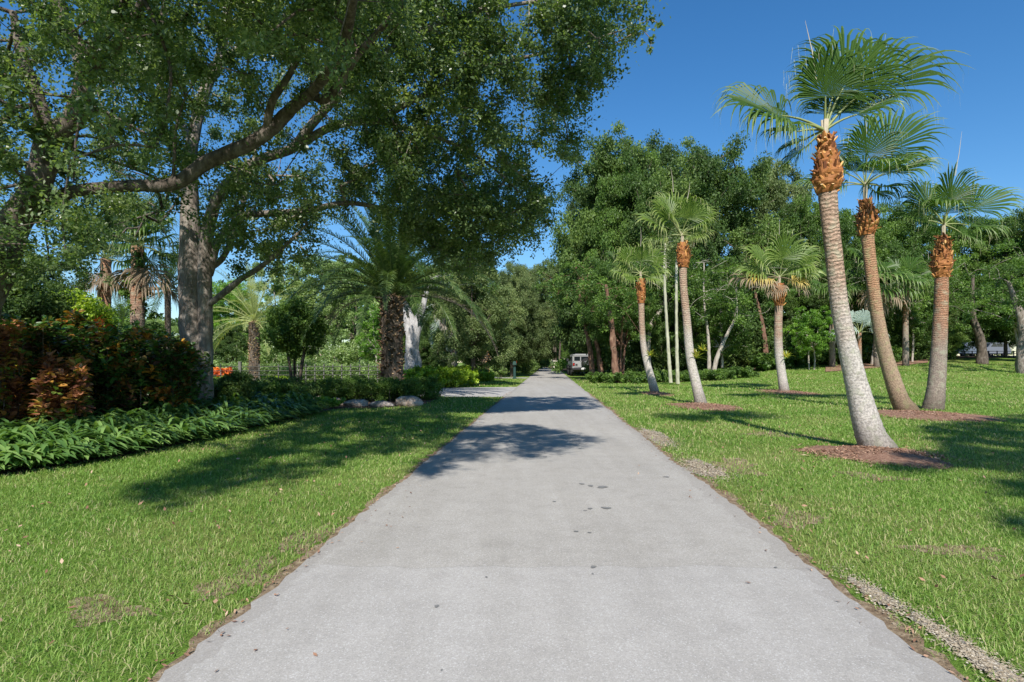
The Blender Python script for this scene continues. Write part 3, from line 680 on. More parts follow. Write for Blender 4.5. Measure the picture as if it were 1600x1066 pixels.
PC_ = fan_palm('upright fan palm with a dim straight trunk, rightmost of the leaning palms',
  [(1457, 643), (1462, 610), (1467, 550), (1470, 490), (1471, 440), (1471, 425)], 16.6, [31, 25, 21.5, 19.5, 18.5, 20],
  [(1471, 434, 22), (1471, 418, 30), (1472, 402, 30), (1473, 385, 20), (1474, 370, 14)], (1475, 352),
  [(0, -90, -.5, 92, 'g', (0, -1, .2)), (95, -62, .1, 122, 'g', (-.1, -.6, .8)), (-58, -70, -.1, 95, 'g', (.1, -.7, .7)), (80, 0, -.2, 90, 'g', (0, -.5, .85)), (-62, -25, .3, 75, 'g'),
   (45, -75, .5, 95, 'g'), (-35, -85, .6, 90, 'g'), (40, 25, -.3, 65, 'g')],
  M['palm_dim'], seed=9, spearpx=[((1492, 275), (1503, 205))], extra=3, nboots=150, bsize=.11)
PD_ = fan_palm('fan palm with a pale curved trunk carrying a bromeliad, nearest the road',
  [(1096, 634), (1090, 610), (1079, 560), (1073, 500), (1068, 450), (1067, 410)], 18.6, [20, 16, 13.5, 12.3, 11.5, 12],
  [(1067, 418, 16), (1068, 403, 23), (1068, 392, 22), (1066, 380, 13)], (1064, 368),
  [(20, -62, -.6, 70, 'g', (0, -1, .2)), (45, -48, .0, 72, 'g', (-.3, -.8, .5)), (-40, -60, -.1, 80, 'g', (.2, -.8, .6)), (-62, -35, .1, 80, 'g'), (-30, -40, -.4, 66, 'g'), (42, -15, .4, 62, 'g'),
   (-52, 0, .2, 62, 'g'), (-15, -70, .4, 76, 'g'), (20, 5, -.4, 45, 'g')],
  M['palm_grey'], seed=12, spearpx=[((1052, 300), (1048, 262)), ((1073, 315), (1078, 285))], extra=3, nboots=100, K=30, bsize=.10)
PE_ = fan_palm('shorter slim fan palm with a pale trunk, leftmost of the lawn palms',
  [(1024, 616), (1017, 590), (1007, 550), (1003, 510), (1002, 470)], 24.9, [15, 12, 9.5, 9, 9],
  [(1002, 474, 11), (1002, 460, 15), (1002, 448, 13), (1001, 436, 9)], (1000, 428),
  [(0, -48, -.5, 54, 'g', (0, -1, .2)), (35, -42, 0, 56, 'g'), (-30, -40, 0, 54, 'g'), (46, -10, .3, 52, 'g'), (-44, -8, .2, 50, 'g'), (-20, 8, -.5, 40, 'g'), (25, 10, -.4, 42, 'g')],
  M['palm_grey'], seed=15, spearpx=[((1001, 385), (1001, 355))], extra=3, nboots=40, K=26, bsize=.13)
PF_ = fan_palm('fan palm with hanging dead tan fronds, standing apart behind the nearest palm',
  [(1226, 614), (1222, 590), (1217, 550), (1216, 510), (1217, 475)], 26.0, [16, 13.5, 12.5, 12, 11.5],
  [(1217, 478, 13), (1217, 466, 19), (1218, 456, 20), (1218, 444, 13)], (1218, 434),
  [(4, -62, -.5, 74, 'g', (0, -1, .2)), (50, -52, 0, 78, 'g'), (-50, -50, 0, 76, 'g'), (62, -18, .3, 70, 'g'), (-64, -18, .1, 72, 'g'), (-70, -5, .5, 76, 'd'), (-38, 10, -.5, 52, 'd'), (-46, 0, -.3, 60, 'y'),
   (36, 18, -.2, 50, 'd'), (28, 8, -.5, 46, 'y'), (-16, 20, -.5, 46, 'd'), (40, -30, .7, 74, 'g'), (-20, -50, .8, 70, 'g')],
  M['palm_grey'], seed=18, spearpx=[((1216, 385), (1218, 340))], extra=4, nboots=50, K=26, bsize=.14)
def bromeliad(px, py, Y, label, r=.45, g='bromeliads growing on the palm trunks'):
    p = P(px, py, Y-.15); mb = MB()
    for k in range(26):
        a = R.random()*6.28; el = R.uniform(.15, 1.4); L = r*R.uniform(.7, 1.1); d = np.array([cos(a)*cos(el), sin(a)*cos(el), sin(el)]); s = nrm(np.cross(d, [0, 0, 1])); v = []
        for t_ in np.linspace(0, 1, 5):
            c = p+d*L*t_-np.array([0, 0, .35*L*t_*t_]); w = .026*(1-t_**2)+.002; v += [c-s*w, c+s*w]
        mb.add(v, [[i*2, i*2+1, i*2+3, i*2+2] for i in range(4)], R.random())
    o = mb.build('bromeliad', M['brom'], None, off=p); o.location = p
    tag(o, label, 'bromeliad', g)
bromeliad(1088, 560, 18.6, 'yellow green bromeliad on the curved trunk of the palm nearest the road', .5)
bromeliad(1098, 548, 18.5, 'upper tuft of spiky leaves on the palm trunk nearest the road', .38)
bromeliad(1016, 556, 24.9, 'small bromeliad on the slim leftmost lawn palm', .5)
bromeliad(1229, 558, 26, 'bromeliad on the trunk of the palm with dead fronds', .6)

def feather_frond(mb, hub, az, el, L, arch, n, ll, rng, tint=.45, lw=.022, vang=.5, roll=0., curl=0):
    d0 = np.array([cos(az)*cos(el), sin(az)*cos(el), sin(el)]); hz = np.array([cos(az+curl), sin(az+curl), 0])
    m = 14; pts = [np.array(hub, float)]; g = d0.copy()
    for i in range(m):
        g = nrm(g+np.array([0, 0, -1])*arch/m*(.4+1.3*i/m)+hz*0); pts.append(pts[-1]+g*L/m)
    pts = np.array(pts); tube(mb, pts, np.linspace(.032, .006, m+1), 4, False, tint=.75)
    tt = np.linspace(.1, .995, n); f_ = tt*m; i0 = np.minimum(f_.astype(int), m-1); fr = f_-i0
    p = pts[i0]*(1-fr[:, None])+pts[i0+1]*fr[:, None]; T = nrm(pts[i0+1]-pts[i0])
    side = nrm(np.cross(T, np.array([0, 0, 1.])+1e-3)); upv = np.cross(side, T)
    for sg in (-1, 1):
        lenk = ll*np.clip(np.sin(np.clip(tt*1.05, 0, 1)*pi)**.45, .25, 1)*rng.uniform(.85, 1.1, n)
        D = nrm(side*sg*1.0+T*(.55+.5*tt[:, None])+upv*(vang+rng.normal(0, .18, n))[:, None]+rng.normal(0, .07, (n, 3)))
        W = nrm(np.cross(D, upv))*lw*.5; mid = p+D*(lenk*.5)[:, None]; mid[:, 2] -= .02*lenk
        tip = p+D*lenk[:, None]; tip[:, 2] -= .28*lenk*rng.uniform(.4, 1.4, n)
        v = np.stack([p-W*.6, p+W*.6, mid+W, mid-W, tip], 1).reshape(-1, 3); i = np.arange(n)*5; n0 = mb.n
        mb.v.append(v); mb.n += len(v); z = np.zeros(len(v)); mb.len.append(z); mb.met.append(z)
        t_ = np.clip(tint+rng.normal(0, .14, n), 0, 1)
        mb.f += [np.stack([i, i+1, i+2, i+3], 1)+n0, np.stack([i+3, i+2, i+4], 1)+n0]; mb.t += [t_, np.clip(t_+.1, 0, 1)]; mb.mi += [np.zeros(n, int)]*2
def date_palm(label, px, Y, hubpy, wpx, L, nf, mat, bootm, seed, group=None, gap=None, dryn=0, nleaf=70, ll=.45, low=-.5, arch=1.5, perpart=True, base=None, baseh=None, lw=.024):
    rng = np.random.default_rng(seed); f0 = onground(px, Y); r = wpx*Y/F/2; root = thing('date_palm', label, 'palm tree', f0, rng.random()*0, group); root['b0'] = [float(a) for a in f0]
    zt = CAMH+(HZ-hubpy)/F*Y; x, y, z0 = f0
    pts = [(x, y, z0-.05), (x+.02, y, z0+(zt-z0)*.5), (x, y, zt)]
    tr = MB(); q, rr = catmull(pts, [r*1.05, r*.88, r*1.0], .08); tube(tr, q, rr, 16, True, .03); tr.build('trunk', M['bark_dark'], root, True, off=f0)
    boots(root, [(x, y, z0+.1), (x, y, (z0+zt)/2), (x, y, zt+.05)], [r*.98, r*.86, r*1.0], 0, int(190*max(1, (zt-z0)/2.4)), r*.42, bootm, rng, 'trunk_boots', out=.8, up=.55)
    hub = np.array([x, y, zt])
    for k in range(nf):
        az = k*2.39996+rng.normal(0, .1); t = (k+.5)/nf; el = 1.45-(1.45-low)*t**.85; mb = MB()
        h = hub+np.array([cos(az), sin(az), 0])*r*.5*t+np.array([0, 0, .35*(1-t)])
        feather_frond(mb, h, az, el, L*rng.uniform(.88, 1.08), arch*(.6+.7*t), nleaf, ll, rng, .42+.12*rng.normal(), lw)
        m_ = M['date_dry'] if k in range(nf-dryn, nf) and dryn else mat
        mb.build('frond', m_, root, off=f0)
    return root
date_palm('big dark date palm with a thick stubbed trunk beside the rocks', 612, 23.5, 466, 36, 5.0, 78, M['date'], M['boot_dark'], 4, dryn=2, nleaf=100, ll=.48, low=0.2, arch=1.6, lw=.034)
date_palm('pale yellowing date palm behind the wire fence, left of the round shrub', 397, 36, 505, 17, 3.9, 34, M['date_pale'], M['boot_tan'], 5, nleaf=56, ll=.5, low=-.1, arch=1.2)
date_palm('date palm with a reddish trunk beyond the driveway', 757, 46, 508, 14, 4.2, 34, M['date'], M['boot'], 6, nleaf=56, ll=.55, low=-.2, arch=1.5)
date_palm('bluish date palm over the forked grey trunk by the driveway', 708, 38, 478, 14, 4.2, 30, M['fan_blue'], M['boot_dark'], 8, nleaf=50, ll=.5, low=-.35, arch=1.7)
date_palm('small grey green date palm seen past the left oak under the sky gap', 190, 34, 515, 10, 2.6, 26, M['date'], M['boot_dark'], 9, nleaf=44, ll=.4, low=0, arch=1.1)
date_palm('dark date palm standing against the left side of the oak trunk', 262, 30, 455, 9, 2.6, 26, M['date'], M['boot_dark'], 10, nleaf=44, ll=.4, low=-.3, arch=1.3)

# ---------------------------------------------------------------- the two live oaks that overhang the road
def L(pts, rad): return ([P(x, y, Y) for x, y, Y in pts], rad)
def sample_px(poly, n, Yr, rng, cond=None, ymul=None):
    out = []; xs = [p[0] for p in poly]; ys_ = [p[1] for p in poly]
    while len(out) < n:
        x = rng.uniform(min(xs), max(xs), 4000); y = rng.uniform(min(ys_), max(ys_), 4000); Y = rng.uniform(*Yr, 4000)
        X = (x-CX)/F*Y; Z = CAMH+(HZ-y)/F*Y; k = inpoly(x, y, poly) & (Z > 2.6) & (Z < 10.5)
        if cond is not None: k &= cond(X, Y, Z)
        out += list(np.stack([X, Y, Z], 1)[k])
    return np.array(out[:n])
def shade_px(poly, n, zr, rng):
    """clumps whose shadow lands inside a ground region given in photo pixels: the canopy that hangs over that lawn"""
    out = []; g = [tuple(G(x, y)) for x, y in poly]; xs = [a[0] for a in g]; ys_ = [a[1] for a in g]
    while len(out) < n:
        x = rng.uniform(min(xs), max(xs), 1000); y = rng.uniform(min(ys_), max(ys_), 1000); z = rng.uniform(*zr, 1000); k = inpoly(x, y, g)
        out += list(np.stack([x-SHX*z, y-SHY*z, z], 1)[k])
    return np.array(out[:n])
rng = np.random.default_rng(77)
# shadow guard: where the photograph shows sunlit ground, no leaves hang between it and the sun
LIT = [[(a, b) for a, b in map(lambda q: tuple(G(*q)), pl)] for pl in (
    [(-300, 1066), (-300, 770), (0, 742), (180, 700), (215, 770), (290, 815), (430, 790), (560, 730), (640, 748), (760, 725), (1000, 722), (1300, 760), (1700, 1066)],
    [(760, 653), (770, 646), (860, 640), (990, 640), (1300, 735), (1060, 735), (965, 700), (870, 655)],
    [(905, 617), (900, 604), (940, 604), (1330, 690), (1300, 735), (990, 640)])]
LITp = [(-12, 2), (8, 2)]
def unlit(c, m=.25):
    X = c[:, 0]+SHX*c[:, 2]; Y = c[:, 1]+SHY*c[:, 2]; k = np.ones(len(c), bool)
    for pl in LIT: k &= ~inpoly(X, Y, pl)
    return k & (Y > 4.1)
limbsB = [
 L([(308, 650, 13), (304, 560, 13), (302, 490, 13), (300, 420, 13), (297, 350, 13), (297, 300, 13), (300, 225, 13), (320, 142, 13.2), (341, 98, 13.3), (352, 40, 13.4), (362, -60, 13.5), (380, -160, 13.5)], [.36, .31, .285, .275, .22, .17, .14, .125, .11, .095, .07, .04]),
 L([(320, 640, 12.95), (321, 560, 12.9), (321, 500, 12.85), (320, 420, 12.8), (325, 360, 12.7), (340, 310, 12.5), (366, 277, 12.4), (405, 250, 12.2), (456, 233, 12), (517, 199, 11.9), (585, 190, 11.7), (650, 205, 11.5)], [.18, .165, .155, .15, .14, .12, .115, .105, .095, .08, .06, .04]),
 L([(326, 430, 12.9), (340, 380, 12.8), (365, 351, 12.7), (388, 336, 12.6), (439, 333, 12.6), (490, 327, 12.8), (540, 317, 13), (600, 326, 13.2), (660, 340, 13.5)], [.10, .09, .085, .08, .075, .07, .06, .045, .03]),
 L([(327, 475, 12.8), (350, 458, 12.7), (375, 437, 12.6), (410, 415, 12.5), (450, 380, 12.4), (480, 350, 12.3)], [.075, .07, .065, .055, .04, .025]),
 L([(322, 425, 13), (350, 400, 13.2), (370, 350, 13.4), (385, 300, 13.5), (400, 230, 13.6)], [.07, .065, .06, .05, .03]),
 L([(456, 233, 12), (500, 180, 11.6), (560, 120, 11.2), (640, 60, 10.6), (740, 20, 10.2), (850, 0, 10)], [.09, .085, .075, .065, .045, .025]),
 L([(585, 190, 11.7), (660, 150, 11.8), (740, 110, 11.8), (820, 90, 11.7), (900, 70, 11.6), (1000, 38, 11.3)], [.07, .06, .05, .035, .022, .01]),
 L([(650, 205, 11.5), (720, 230, 12.2), (780, 270, 13), (830, 320, 13.6)], [.045, .04, .03, .015]),
 L([(341, 98, 13.3), (400, 60, 12), (480, 0, 10.8), (560, -80, 10)], [.09, .08, .06, .03]),
 L([(300, 225, 13), (260, 150, 14), (220, 90, 15), (180, 20, 16)], [.08, .07, .05, .03]),
]
# crown clumps
roadok = lambda X, Y, Z: (X+.3*Y < -1.5) | ((Y+Z > 15.6) & (Y+Z < 22.6))
dense = [(560, -160), (1010, -160), (1015, 20), (985, 60), (955, 118), (912, 160), (905, 225), (880, 285), (855, 350), (800, 385), (748, 400), (690, 390), (650, 340), (600, 320), (520, 300), (500, 150)]
sparse = [(130, -160), (600, -160), (640, 330), (560, 380), (500, 360), (440, 395), (350, 430), (335, 330), (280, 320), (150, 320)]
cB = np.concatenate([sample_px(dense, 700, (8.5, 16), rng, lambda X, Y, Z: (Y+Z > 15.6) & (Y+Z < 22.4)),
                     sample_px(sparse, 560, (9, 18), rng, lambda X, Y, Z: (Y+Z > 13.5)),
                     sample_px([(560, 300), (850, 300), (850, 372), (800, 400), (745, 425), (690, 415), (640, 380)], 110, (10.5, 15), rng, lambda X, Y, Z: (Y+Z > 15.6) & (Y+Z < 21.5)),
                     sample_px([(300, 330), (480, 330), (500, 410), (430, 430), (350, 450)], 26, (11.5, 14), rng)])
cB = cB[unlit(cB)]
# thin the left part in drifts so the sky shows through
pxB = CX+cB[:, 0]/cB[:, 1]*F; pyB = HZ-(cB[:, 2]-CAMH)/cB[:, 1]*F
hol = fbm(cB[:, 0], cB[:, 2]*1.3, 1.5, 31); cB = cB[(hol > np.where(pxB < 560, -.13, -.42))]
hang = np.array([P(x, y, 11.3) for x, y in ((985, 30), (1000, 20), (1018, 30), (1030, 38), (1018, 62), (1016, 78), (1000, 42))])
tint = np.clip(.46+.4*fbm(cB[:, 0], cB[:, 2], .9, 13)+rng.normal(0, .18, len(cB)), 0, 1)
cBa = np.concatenate([cB, hang]); tint = np.concatenate([tint, np.full(len(hang), .5)])
OB = broadleaf('live_oak', 'grey barked live oak whose forked trunk rises behind the croton hedge', 'tree', onground(312, 13),
          limbsB, cBa, np.concatenate([rng.uniform(.34, .62, len(cB)), np.full(len(hang), .11)]), np.concatenate([rng.integers(190, 340, len(cB)), np.full(len(hang), 45)]), .078, M['oak'], M['bark'], rng, twig=.0062, ctint=tint, flat=.8, step=.45, tw=.68)
limbsA = [
 L([(-70, 700, 8.2), (-62, 600, 8.2), (-40, 500, 8.2), (-12, 420, 8.2), (15, 360, 8.2), (48, 310, 8.2), (68, 262, 8.2), (75, 215, 8.2), (112, 190, 8.2), (128, 150, 8.2), (131, 105, 8.2), (118, 65, 8.2), (95, 20, 8.2), (80, -60, 8.2)], [.34, .30, .28, .27, .22, .19, .16, .15, .135, .13, .12, .10, .09, .05]),
 L([(-10, 405, 8.2), (20, 362, 8.3), (50, 335, 8.4), (85, 313, 8.5), (120, 298, 8.6), (200, 291, 8.8), (270, 288, 8.9), (324, 253, 9), (372, 233, 9), (415, 210, 9), (450, 176, 9), (480, 149, 8.9), (508, 155, 8.8), (530, 130, 8.6), (560, 85, 8.4), (600, 40, 8.1), (650, -20, 7.6)], [.13, .115, .105, .10, .09, .09, .10, .115, .11, .105, .10, .085, .065, .06, .05, .04, .03]),
 L([(131, 105, 8.2), (150, 97, 8.1), (185, 70, 8), (208, 35, 7.8), (240, -40, 7.4)], [.10, .105, .09, .07, .04]),
 L([(72, 230, 8.2), (66, 180, 8.6), (50, 130, 9), (35, 90, 9.2), (20, 20, 9.4)], [.12, .11, .10, .085, .05]),
 L([(415, 210, 9), (425, 160, 8.8), (450, 120, 8.6), (470, 80, 8.4), (480, 20, 8)], [.07, .06, .05, .04, .02]),
 L([(126, 172, 8.2), (160, 175, 8.0), (200, 195, 7.8), (240, 215, 7.6)], [.04, .035, .025, .012]),
 L([(125, 175, 8.1), (118, 230, 8.1), (115, 285, 8.1)], [.022, .018, .01]),
 L([(270, 288, 8.9), (272, 250, 8.8), (275, 200, 8.7), (290, 150, 8.5)], [.03, .025, .02, .01]),
 L([(450, 176, 9), (500, 130, 8.2), (540, 60, 7.0), (560, -80, 5.6), (600, -300, 4.4)], [.08, .075, .06, .05, .03]),
 L([(131, 105, 8.2), (180, 20, 7.2), (230, -120, 6), (300, -400, 4.4)], [.09, .08, .07, .04]),
]
near1 = [(-250, -250), (330, -250), (330, 20), (300, 130), (250, 260), (190, 300), (165, 390), (90, 440), (0, 470), (-250, 500)]
cA0 = np.concatenate([sample_px(near1, 520, (6.0, 10.5), rng),
      sample_px([(300, -150), (620, -150), (560, 60), (450, 150), (300, 110)], 60, (6, 9), rng)])
cA1 = np.concatenate([
      shade_px([(650, 742), (715, 668), (800, 660), (860, 668), (940, 688), (880, 706), (830, 718), (790, 705), (745, 730)], 190, (6.2, 8.3), rng),
      shade_px([(210, 765), (285, 805), (430, 775), (560, 715), (660, 700), (740, 655), (640, 640), (500, 650), (400, 690)], 460, (5.5, 8), rng),
      shade_px([(-200, 700), (60, 715), (200, 690), (330, 660), (480, 640), (560, 640), (420, 610), (0, 610), (-300, 640)], 260, (4.5, 8), rng)])
cA0 = cA0[fbm(cA0[:, 0], cA0[:, 2]*1.2+cA0[:, 1]*.5, 1.7, 41) > -.26]; cA1 = cA1[fbm(cA1[:, 0], cA1[:, 1], 2.0, 43) > -.27]; cA = np.concatenate([cA0, cA1]); cA = cA[unlit(cA)]
sh_y = cA[:, 1]+cA[:, 2]; cA = cA[~((cA[:, 0] > -1.2) & (sh_y > 12.5) & (sh_y < 16.0))]
tint = np.clip(.38+.4*fbm(cA[:, 0], cA[:, 2], 1.1, 14)+rng.normal(0, .16, len(cA)), 0, 1)
OA = broadleaf('live_oak', 'shade-darkened live oak at the left edge, its long limb crossing the forked oak', 'tree', (P(-70, 565, 8.2)[0], 8.2, 0),
          limbsA, cA, rng.uniform(.3, .55, len(cA)), rng.integers(170, 300, len(cA)), .063, M['oak'], M['bark_shade'], rng, twig=.006, ctint=tint, flat=.75, step=.42, tw=.68)
# the oak just out of frame on the right: only its shade reaches the lawn
cR = shade_px([(1440, 668), (1600, 648), (1680, 655), (1700, 770), (1600, 778), (1540, 735), (1420, 745), (1385, 728), (1470, 700)], 300, (5.2, 7.4), rng)
c2 = shade_px([(1570, 820), (1620, 800), (1700, 830), (1600, 850)], 5, (5.5, 6.5), rng); cR = np.concatenate([cR, c2])
cx, cy = cR[:, 0].mean()+2.0, cR[:, 1].mean()-.6
broadleaf('shade_oak', 'spreading oak beyond the right edge that shades the lawn', 'tree', (cx, cy, 0),
          [([np.array([cx, cy, -.1]), np.array([cx-.1, cy, 2.]), np.array([cx-.5, cy+.2, 4.]), np.array([cx-1.4, cy+.5, 5.6])], [.34, .28, .2, .1])],
          cR, rng.uniform(.3, .55, len(cR)), 300, .06, M['oak'], M['bark'], rng, twig=.007, step=.6)

# ---------------------------------------------------------------- broadleaf prototypes for the woods (unit height 10, width 8)
def lobes_to_clumps(lobes, n, rng, shell=.35):
    vol = np.array([a[3]*a[4]*a[5] for a in lobes])**(2/3); pr = vol/vol.sum(); k = rng.choice(len(lobes), n, p=pr); d = nrm(rng.normal(0, 1, (n, 3)))
    r = 1-shell*rng.random(n)**.8; Lb = np.array(lobes)[k]; c = Lb[:, :3]+d*Lb[:, 3:6]*r[:, None]
    t = np.clip(.45+rng.normal(0, .3, len(lobes))[k]+rng.normal(0, .16, n)+.12*d[:, 2], 0, 1); return c, t
def proto(seed, kind, mat, bk, leaf=.19, n=230, per=190):
    rng = np.random.default_rng(seed); lobes = []; limbs = []
    if kind == 'tall': z0, z1, w = 1.6, 10, 4.2
    elif kind == 'low': z0, z1, w = 1.2, 10, 4.0
    elif kind == 'multi': z0, z1, w = 3.6, 10, 3.9
    else: z0, z1, w = 2.5, 10, 3.6
    nl = 22
    for k in range(nl):
        t = (k+.5)/nl; z = z0+(z1-z0)*(.08+.84*t); rad = w*math.sqrt(max(.08, 1-((t-.38)/.72)**2)); a = k*2.4+rng.normal(0, .4); r = rad*rng.uniform(.35, .72)
        s = rng.uniform(1.3, 2.15)*(1.2-.3*t); lobes.append([r*cos(a), r*sin(a), min(z, z1-s*.75), s, s, s*.72])
    nst = {'tall': 1, 'low': 2, 'multi': 5, 'airy': 2}[kind]
    for s_ in range(nst):
        a = s_/max(1, nst)*6.28+rng.random(); b = .35*(nst > 1); r0 = .26 if nst == 1 else .11
        sp = 1.1 if nst > 2 else .5
        limbs.append(([np.array([b*cos(a), b*sin(a), -.15]), np.array([b*1.3*cos(a), b*1.3*sin(a), 1.6]), np.array([(b+.35*sp)*cos(a)+rng.normal(0, .15), (b+.35*sp)*sin(a), 3.6]), np.array([(b+sp)*cos(a), (b+sp)*sin(a), 6.0]), np.array([(b+sp)*cos(a)*1.2, (b+sp)*sin(a)*1.2, 8.2])], [r0*1.25, r0, r0*.8, r0*.5, r0*.2]))
    for lb in lobes[:8]:
        st = limbs[rng.integers(nst)][0]; p0 = st[2]*.6+st[1]*.4; p1 = np.array(lb[:3]); limbs.append(([p0, (p0+p1)/2+np.array([0, 0, .3]), p1], [.12, .09, .04]))
    c, t = lobes_to_clumps(lobes, n, rng)
    return broadleaf('broadleaf_tree', 'x', 'tree', (0, 0, 0), limbs, c, rng.uniform(.42, .8, n), per, leaf, mat, bk, rng, twig=.012, ctint=t, flat=.7, sides=9, tw=.35, aspect=.55, droop=.05, step=.9, updir=.6) if False else \
        broadleaf('broadleaf_tree', 'x', 'tree', (0, 0, 0), limbs, c, rng.uniform(.42, .8, n), per, leaf, mat, bk, rng, twig=.012, ctint=t, flat=.7, sides=9, tw=.35, aspect=.55, droop=.05, step=.9)
PR = [proto(101, 'tall', M['dark'], M['bark_dark'], .125, 560, 300), proto(102, 'low', M['mid'], M['bark_dark'], .13, 480, 270), proto(103, 'multi', M['grey'], M['bark_pale'], .13, 400, 260),
      proto(104, 'airy', M['bright'], M['bark_pale'], .19, 170, 150), proto(105, 'low', M['dark'], M['bark_red'], .13, 480, 260)]
used = [False]*len(PR)
def put(k, px, Y, top, wpx, label, mat=None, bk=None, group=None, rz=None, dep=1., zoff=0.):
    b = onground(px, Y); zt = CAMH+(HZ-top)/F*Y; h = (zt-b[2])/10.5; w = wpx/F*Y/7.9; rz = random.random()*6.28 if rz is None else rz; b[2] += zoff
    ml = {}
    if mat: ml['crown'] = M[mat]
    if bk: ml['trunk'] = M[bk]
    if not used[k]:
        used[k] = True; r = PR[k]; r.location = tuple(b); r.scale = (w, w*dep, h); r.rotation_euler = (0, 0, rz); r['label'] = label
        if group: r['group'] = group
        for c in r.children:
            nm = c.name.split('.')[0]
            if nm in ml: c.material_slots[0].link = 'OBJECT'; c.material_slots[0].material = ml[nm]
        return r
    return copy_thing(PR[k], b, rz, (w, w*dep, h), label, ml, group)
WR = 'trees of the wood across the right lawn'
put(0, 968, 60, 188, 205, 'tallest dark tree of the wood, its crown leaning over the road behind the parked off-roader', group=WR)
put(0, 925, 68, 262, 90, 'narrow dark tree edging the sky gap over the road', 'grey', group=WR)
put(0, 1045, 66, 204, 160, 'dark tree filling the wood behind the two tallest crowns', 'dark', group=WR)
put(4, 950, 62, 240, 130, 'dark grey green tree deep in the wood behind the off-roader', 'dark', 'bark_dark', group=WR)
put(1, 985, 56, 214, 140, 'light green crown mixed into the tallest dark tree', 'mid', group=WR)
put(0, 1105, 51, 212, 215, 'broad round topped grey green tree directly behind the palm nearest the road', 'dark', group=WR)
put(1, 1205, 56, 232, 150, 'tall tree at the shoulder of the wood left of the tallest palm', 'grey', group=WR)
put(1, 1262, 50, 292, 130, 'light green tree behind the trunk of the tallest palm', 'mid', group=WR)
put(0, 1395, 56, 300, 150, 'tall dark tree between the two right hand palm crowns', 'mid', group=WR)
put(2, 1335, 52, 318, 130, 'grey green tree behind the brown trunked palm', 'mid', group=WR)
put(1, 1480, 60, 322, 140, 'rounded tree behind the upright rightmost palm', 'mid', group=WR)
put(4, 1570, 54, 318, 150, 'large tree with hanging boughs above the parked vehicles', 'mid', 'bark_dark', group=WR)
put(0, 1680, 50, 290, 200, 'large dark tree cut by the right edge of the view', 'dark', group=WR)
put(2, 968, 41, 398, 120, 'light green tree with several reddish stems beside the off-roader', 'mid', 'bark_red', group=WR)
put(4, 1040, 44, 380, 115, 'dark leafy tree behind the two slim pale stems', 'dark', group=WR)
put(3, 1130, 42.5, 445, 100, 'small tree with fanned pale stems at the edge of the wood', 'mid', group=WR)
put(4, 1195, 50, 400, 110, 'dark tree in the gap left of the palm with dead fronds', 'dark', 'bark_dark', group=WR)
put(1, 1085, 47, 430, 90, 'bushy green tree behind the curved palm trunk', 'mid', group=WR)
put(3, 1268, 41, 472, 80, 'small bright green tree with a thin white stem by the mulch line', 'bright', group=WR)
put(1, 1320, 47, 430, 110, 'low bushy tree right of the tallest palm trunk', 'dark', group=WR)
put(4, 1395, 50, 420, 110, 'shadowy tree between the two brown palm trunks', 'dark', group=WR)
put(1, 1450, 49, 440, 90, 'dark bush sized tree behind the foot of the upright palm', 'dark', group=WR)
put(3, 1420, 46, 372, 100, 'airy light green tree above the silver fan leaf', 'mid', group=WR)
put(2, 1600, 46, 400, 130, 'tree with a pale trunk standing on the lawn at the right edge', 'mid', group=WR)
put(0, 1545, 80, 420, 150, 'dark tree behind the parked vehicles', 'dark', group=WR)
put(0, 1440, 82, 400, 130, 'tree in shade behind the rightmost palm trunk', 'dark', group=WR)
RE = 'trees arching over the far end of the road'
put(0, 925, 84, 410, 90, 'tree arching over the road behind the off-roader', 'grey', 'bark_pale', group=RE)
put(2, 870, 95, 398, 95, 'grey green tree closing the view at the end of the road', 'grey', 'bark_dark', group=RE)
put(4, 738, 33, 372, 150, 'grey leaved tree hanging over the road just past the driveway', 'grey', 'bark_dark', group=RE)
put(0, 800, 52, 398, 90, 'second grey leaved tree leaning to the road beyond the mailbox', 'grey', 'bark_dark', group=RE)
put(0, 820, 80, 402, 110, 'far tree left of the road end under the sky gap', 'grey', group=RE)
put(4, 785, 62, 420, 100, 'olive tree beyond the mailbox', 'grey', 'bark_dark', group=RE)
put(1, 893, 120, 455, 70, 'small far tree right of the road end', 'mid', group=RE)
put(1, 840, 105, 455, 70, 'small far tree left of the road end', 'mid', group=RE)
put(3, 862, 215, 505, 50, 'bright green tree at the very end of the road', 'bright', group=RE)
put(1, 845, 170, 490, 40, 'distant round tree on the left kerb of the far road', 'mid', group=RE)
put(1, 884, 160, 490, 40, 'distant round tree on the right side of the far road', 'grey', group=RE)
put(4, 735, 60, 440, 100, 'tree with twisted dark stems behind the reddish date palm', 'dark', 'bark_red', group=RE)
WL = 'trees behind the wire fence on the left'
put(3, 560, 52, 400, 130, 'airy bright green tree behind the wire fence', 'pale', 'bark_dark', group=WL)
put(2, 512, 60, 392, 130, 'pale green tree above the far pink roof', 'pale', 'bark_dark', group=WL)
put(3, 445, 58, 388, 130, 'light tree behind the pale date palm', 'pale', 'bark_pale', group=WL)
put(1, 355, 62, 425, 110, 'bright green tree seen just right of the oak trunk', 'bright', group=WL)
put(2, 365, 48, 500, 70, 'small tree with pale crooked stems left of the pale date palm', 'dark', 'bark_pale', group=WL)
put(1, 245, 52, 492, 90, 'green bush like tree seen left of the oak trunk', 'pale', group=WL)
put(0, 665, 66, 400, 130, 'green tree rising behind the white trunk', 'mid', group=WL)
put(4, 675, 44, 478, 80, 'shrubby tree with bare red brown stems behind the white trunk', 'dark', 'bark_red', group=WL)
put(0, 600, 75, 390, 130, 'tall far tree behind the big date palm', 'mid', group=WL)
put(1, 120, 60, 470, 120, 'distant tree at the far left beyond the hedge', 'mid', group=WL)
put(3, 590, 46, 470, 70, 'yellow green sapling between the round shrub and the big date palm', 'bright', 'bark_pale', group=WL)
